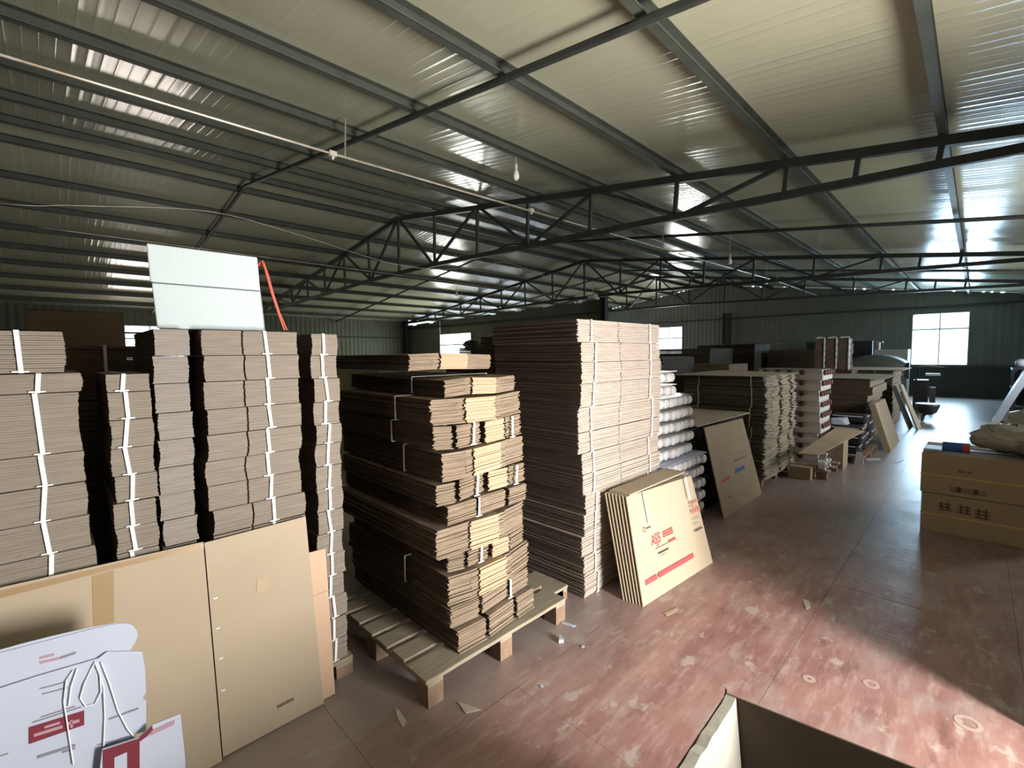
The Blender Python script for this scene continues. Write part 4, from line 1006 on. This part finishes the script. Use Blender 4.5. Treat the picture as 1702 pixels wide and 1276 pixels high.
# black basket and cart beside the aisle
t = thing('black_cart', (-0.85, 15.5, 0), 'black hand cart with a round tub standing beside the far aisle', 'cart')
mb = MB().tube([(-0.80, 14.9, 0.14), (-0.80, 14.9, 0.2), (-0.80, 14.9, 0.34), (-0.80, 14.9, 0.40)], [0.08, 0.17, 0.22, 0.225], 16); mb.smooth = True; mb.build('tub', BLACK, t)
MB().tube([(-0.80, 14.9, 0.40), (-0.80, 14.9, 0.41)], 0.23, 16).build('rim', PIPE, t)
for yy in (14.75, 15.05): MB().tube([(-0.90, yy, 0.07), (-0.86, yy, 0.07)], 0.07, 12).build('wheel', BLACK, t)
MB().tube([(-0.8, 14.9, 0.18), (-0.88, 14.9, 0.07)], 0.02, 6).build('axle', BLACK, t)
t = thing('black_motor_stand', (-1.1, 17.5, 0), 'dark stand with pale handles between the covered machine and the aisle', 'stand')
MB().box(-1.25, -0.95, 17.3, 17.8, 0.0, 0.85).build('body', BLACK, t); MB().tube([(-1.2, 17.3, 0.85), (-1.15, 17.28, 1.2), (-0.95, 17.3, 1.25)], 0.03, 6).build('handle', BLACK, t)
MB().tube([(-1.15, 17.25, 1.22), (-0.95, 17.25, 1.26), (-0.62, 17.3, 1.21)], 0.012, 6).build('handle_bar', PIPE, t)
MB().box(-1.0, -0.7, 17.25, 17.45, 0.98, 1.04).build('seat', WHITE, t)
MB().box(-0.90, -0.78, 17.25, 17.4, 0.1, 0.66).build('side_plate', DKSTEEL, t)
# right side of the aisle, far
t = thing('leaning_white_board', (0.5, 15.8, 0), 'long white board leaning to the right beside the far aisle', 'board')
MB().hexa([(0.30, 15.4, 0), (0.42, 15.4, 0), (0.42, 16.0, 0), (0.30, 16.0, 0), (0.76, 15.4, 1.2), (0.90, 15.4, 1.2), (0.90, 16.0, 1.2), (0.76, 16.0, 1.2)]).build('board', WHITE, t)
MB().bar((0.40, 15.7, 0), (0.95, 15.7, 0.02), 0.5, 0.03).build('foot', BLACK, t)
t = thing('black_rack', (1.0, 16.2, 0), 'black rack with pale lumps on top at the right of the far aisle', 'rack')
for x, y in ((0.62, 16.1), (1.5, 16.1), (0.62, 16.9), (1.5, 16.9)): MB().box(x, x + 0.06, y, y + 0.06, 0, 1.25).build('post', BLACK, t)
for z in (0.3, 0.75, 1.2): MB().box(0.6, 1.58, 16.08, 17.0, z, z + 0.04).build('shelf', BLACK, t)
MB().box(0.66, 1.5, 16.9, 16.96, 0, 1.2).build('back_panel', BLACK, t)
for k, (x, y, z, r_, lab) in enumerate([(0.74, 15.9, 1.33, 0.11, 'white crumpled foam lump on the left end of the black rack'), (0.95, 16.2, 1.35, 0.13, 'pale foam lump beside the first on the black rack')]):
    blob('foam_lump', lab, 'foam', x, y + 0.3, z + 0.03, r_, r_, r_ * 0.9, CREAM if k else WHITE, 10, 6, 0.1, 0.15)
t = thing('low_table', (1.0, 12.6, 0), 'low black bench with a pale top at the right side of the aisle', 'bench')
MB().box(0.62, 1.7, 12.2, 13.2, 0.28, 0.31).build('top', PALES, t)
for x, y in ((0.66, 12.24), (1.62, 12.24), (0.66, 13.1), (1.62, 13.1)): MB().box(x, x + 0.05, y, y + 0.05, 0, 0.28).build('leg', BLACK, t)

# cartons on the right with yellow straps
def printed_carton(lab, x0, x1, y0, y1, z0, z1, chars):
    t = thing('strapped_carton', ((x0 + x1) / 2, (y0 + y1) / 2, z0), lab, 'carton', 'strapped cartons right of the aisle')
    o = MB().box(x0, x1, y0, y1, z0, z1).build('body', CARD, t); b = o.modifiers.new('b', 'BEVEL'); b.width = 0.008; b.segments = 2
    zm = (z0 + z1) / 2 - 0.02
    MB().box(x0 - 0.002, x1 + 0.002, y0 - 0.003, y0, zm, zm + 0.014).box(x0 - 0.003, x0, y0, y1, zm, zm + 0.014).build('strap', YSTRAP, t)
    for (a, b, z, q) in chars:
        w = (b - a)
        mb = MB()
        for k in range(3): mb.box(x0 + a, x0 + b, y0 - 0.0022, y0 - 0.001, z0 + z + k * q / 3, z0 + z + k * q / 3 + q * 0.14)
        mb.box(x0 + a + w * 0.2, x0 + a + w * 0.32, y0 - 0.0022, y0 - 0.001, z0 + z, z0 + z + q); mb.box(x0 + a + w * 0.65, x0 + a + w * 0.78, y0 - 0.0022, y0 - 0.001, z0 + z, z0 + z + q)
        mb.build('printed_character', BROWNI, t)
    MB().box(x0 + 0.002, x1 - 0.002, (y0 + y1) / 2 - 0.03, (y0 + y1) / 2 + 0.03, z1 + 0.001, z1 + 0.0025).build('tape', TAPE, t)
    return t


printed_carton('lower brown strapped carton with large dark characters, right of the aisle', -0.325, 0.50, 5.77, 6.5, 0.0, 0.365, [(0.12, 0.21, 0.22, 0.08), (0.25, 0.34, 0.22, 0.08), (0.36, 0.46, 0.20, 0.09)])
printed_carton('upper brown strapped carton carrying a bag, right of the aisle', -0.335, 0.49, 5.76, 6.5, 0.369, 0.74, [(0.25, 0.30, 0.22, 0.025), (0.31, 0.345, 0.22, 0.025), (0.20, 0.44, 0.04, 0.05)])
t = thing('sealed_tin', (-0.1, 5.9, 0.745), 'blue and red tin lying on the upper strapped carton', 'tin')
MB().tube([(-0.20, 5.90, 0.795), (-0.06, 5.90, 0.795)], 0.045, 14).build('body', BLUE, t); MB().tube([(-0.06, 5.90, 0.795), (-0.015, 5.90, 0.795)], 0.045, 14).build('end_cap', RED2, t)
MB().box(-0.33, -0.20, 5.86, 6.1, 0.743, 0.765).build('liner', WHITE, t)
blob('plastic_bag', 'crumpled grey plastic bag draped on the upper strapped carton', 'bag', 0.28, 6.15, 0.886, 0.30, 0.28, 0.125, BAGM, 26, 16, 0.06, 0.16)
t = thing('wrapped_bundle', (0.45, 6.7, 0), 'upright film-wrapped grey bundle standing behind the strapped cartons', 'bundle')
mb = MB().tube([(0.42, 6.85, 0.0), (0.42, 6.85, 0.5), (0.42, 6.85, 0.95), (0.42, 6.85, 1.06), (0.42, 6.85, 1.10)], [0.2, 0.22, 0.2, 0.17, 0.06], 16); mb.smooth = True; mb.build('body', BAGM, t)
mb = MB().tube([(0.32, 6.7, 1.07), (0.40, 6.72, 1.10), (0.5, 6.75, 1.08)], [0.03, 0.045, 0.03], 8); mb.smooth = True; mb.build('knot', WHITE, t)

# ------------------------------------------------------------------ dark goods deep on the left
def dark_stack(lab, x0, x1, y0, y1, z1, m=(DARKC, DARKC), straps=(), n=None, group='dark goods deep on the left'):
    return bundle(lab, group, x0, x1, y0, y1, 0.0, z1, n or int(z1 / 0.03), [], m=m, jit=0.012, ystraps=straps)
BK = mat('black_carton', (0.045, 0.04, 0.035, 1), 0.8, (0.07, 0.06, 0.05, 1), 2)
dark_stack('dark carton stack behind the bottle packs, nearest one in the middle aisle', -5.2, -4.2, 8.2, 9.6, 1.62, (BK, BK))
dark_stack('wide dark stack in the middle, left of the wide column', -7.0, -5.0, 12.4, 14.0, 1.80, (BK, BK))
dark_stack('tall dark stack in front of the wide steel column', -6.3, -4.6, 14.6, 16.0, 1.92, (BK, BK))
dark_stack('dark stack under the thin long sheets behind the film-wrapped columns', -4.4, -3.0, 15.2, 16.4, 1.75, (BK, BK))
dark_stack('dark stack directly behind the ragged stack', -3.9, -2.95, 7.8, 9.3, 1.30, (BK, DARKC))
o = MB().box(-4.4, -3.6, 9.9, 11.0, 0, 1.44).build('brown_carton', DARKC); tag(o, 'brown carton standing above the ragged stack in the dark middle area', 'carton')
o = MB().hexa([(-5.6, 14.4, 1.925), (-4.0, 14.4, 1.925), (-4.0, 15.0, 1.925), (-5.6, 15.0, 1.925), (-5.6, 14.4, 1.94), (-4.0, 14.4, 1.93), (-4.0, 15.0, 1.93), (-5.6, 15.0, 1.94)]).build('thin_sheet', WOOD); tag(o, 'thin grey sheet lying on the tall dark stack', 'sheet')
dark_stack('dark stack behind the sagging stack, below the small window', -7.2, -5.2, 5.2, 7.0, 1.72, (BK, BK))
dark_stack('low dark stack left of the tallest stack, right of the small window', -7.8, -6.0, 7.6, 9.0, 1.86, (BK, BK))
o = MB().box(-7.0, -5.6, 3.1, 4.2, 0, 1.66).build('olive_cabinet', YBOARD); tag(o, 'olive board-covered crate behind the near left stacks', 'crate')
for k in range(9):
    x = -6.6 - 0.25 * (k % 3) - 0.1; y = 4.7 + 0.36 * (k % 5); z = 1.80 + 0.07 * (k % 2)
    blob('black_machine_part', ['knobbly', 'curved', 'round', 'flat', 'long', 'small', 'upright', 'twin', 'spiky'][k] + ' black machine part heaped on the dark stack left of the small window', 'machine part', -6.2 - 0.3 * (k % 3), 5.3 + 0.19 * k, 1.76 + 0.045 * (k % 3) + 0.05, 0.18, 0.12, 0.07 + 0.03 * (k % 2), BLACK, 8, 5, 0.2, 0.2)

# ------------------------------------------------------------------ scraps on the floor
def scrap(lab, pts, m, h=0.003):
    o = MB().prism([U(x, y, 2, 0.002) for x, y in pts], (0, 0, h)).build('paper_scrap', m); tag(o, lab, 'scrap', 'scraps on the aisle floor')
scrap('white torn paper triangle on the floor beside the grey pallet', [(930, 1059), (934, 1062), (937, 1068), (929, 1069)], WHITE, 0.02)
scrap('pale cardboard scrap on the floor below the pallet corner', [(761, 1167), (770, 1169), (800, 1180), (774, 1186)], PALES)
scrap('long grey scrap left of the pale cardboard scrap', [(657, 1178), (664, 1180), (676, 1200), (670, 1210), (660, 1192)], PALES)
scrap('yellowish scrap on the floor before the printed leaning cartons', [(1104, 1020), (1127, 1009), (1128, 1014), (1108, 1024)], CARDL)
scrap('bent pale strip on the floor by the far pallet block', [(935, 1033), (958, 1040), (952, 1042), (933, 1036)], WHITE)
scrap('small white chip on the seam near the pallet', [(967, 1072), (972, 1074), (969, 1077), (966, 1076)], WHITE)
scrap('small white chip left of the red floor patch', [(899, 1138), (903, 1140), (901, 1144), (897, 1141)], WHITE)
scrap('small t-shaped scrap in the middle of the aisle floor', [(1334, 996), (1345, 999), (1347, 1010), (1340, 1012)], PALES)
scrap('white scrap on the grey floor by the aisle pallet', [(1438, 762), (1463, 761), (1464, 765), (1440, 765)], WHITE)
scrap('small white scrap in the aisle behind the aisle pallet', [(1487, 766), (1500, 762), (1503, 765), (1490, 769)], WHITE)
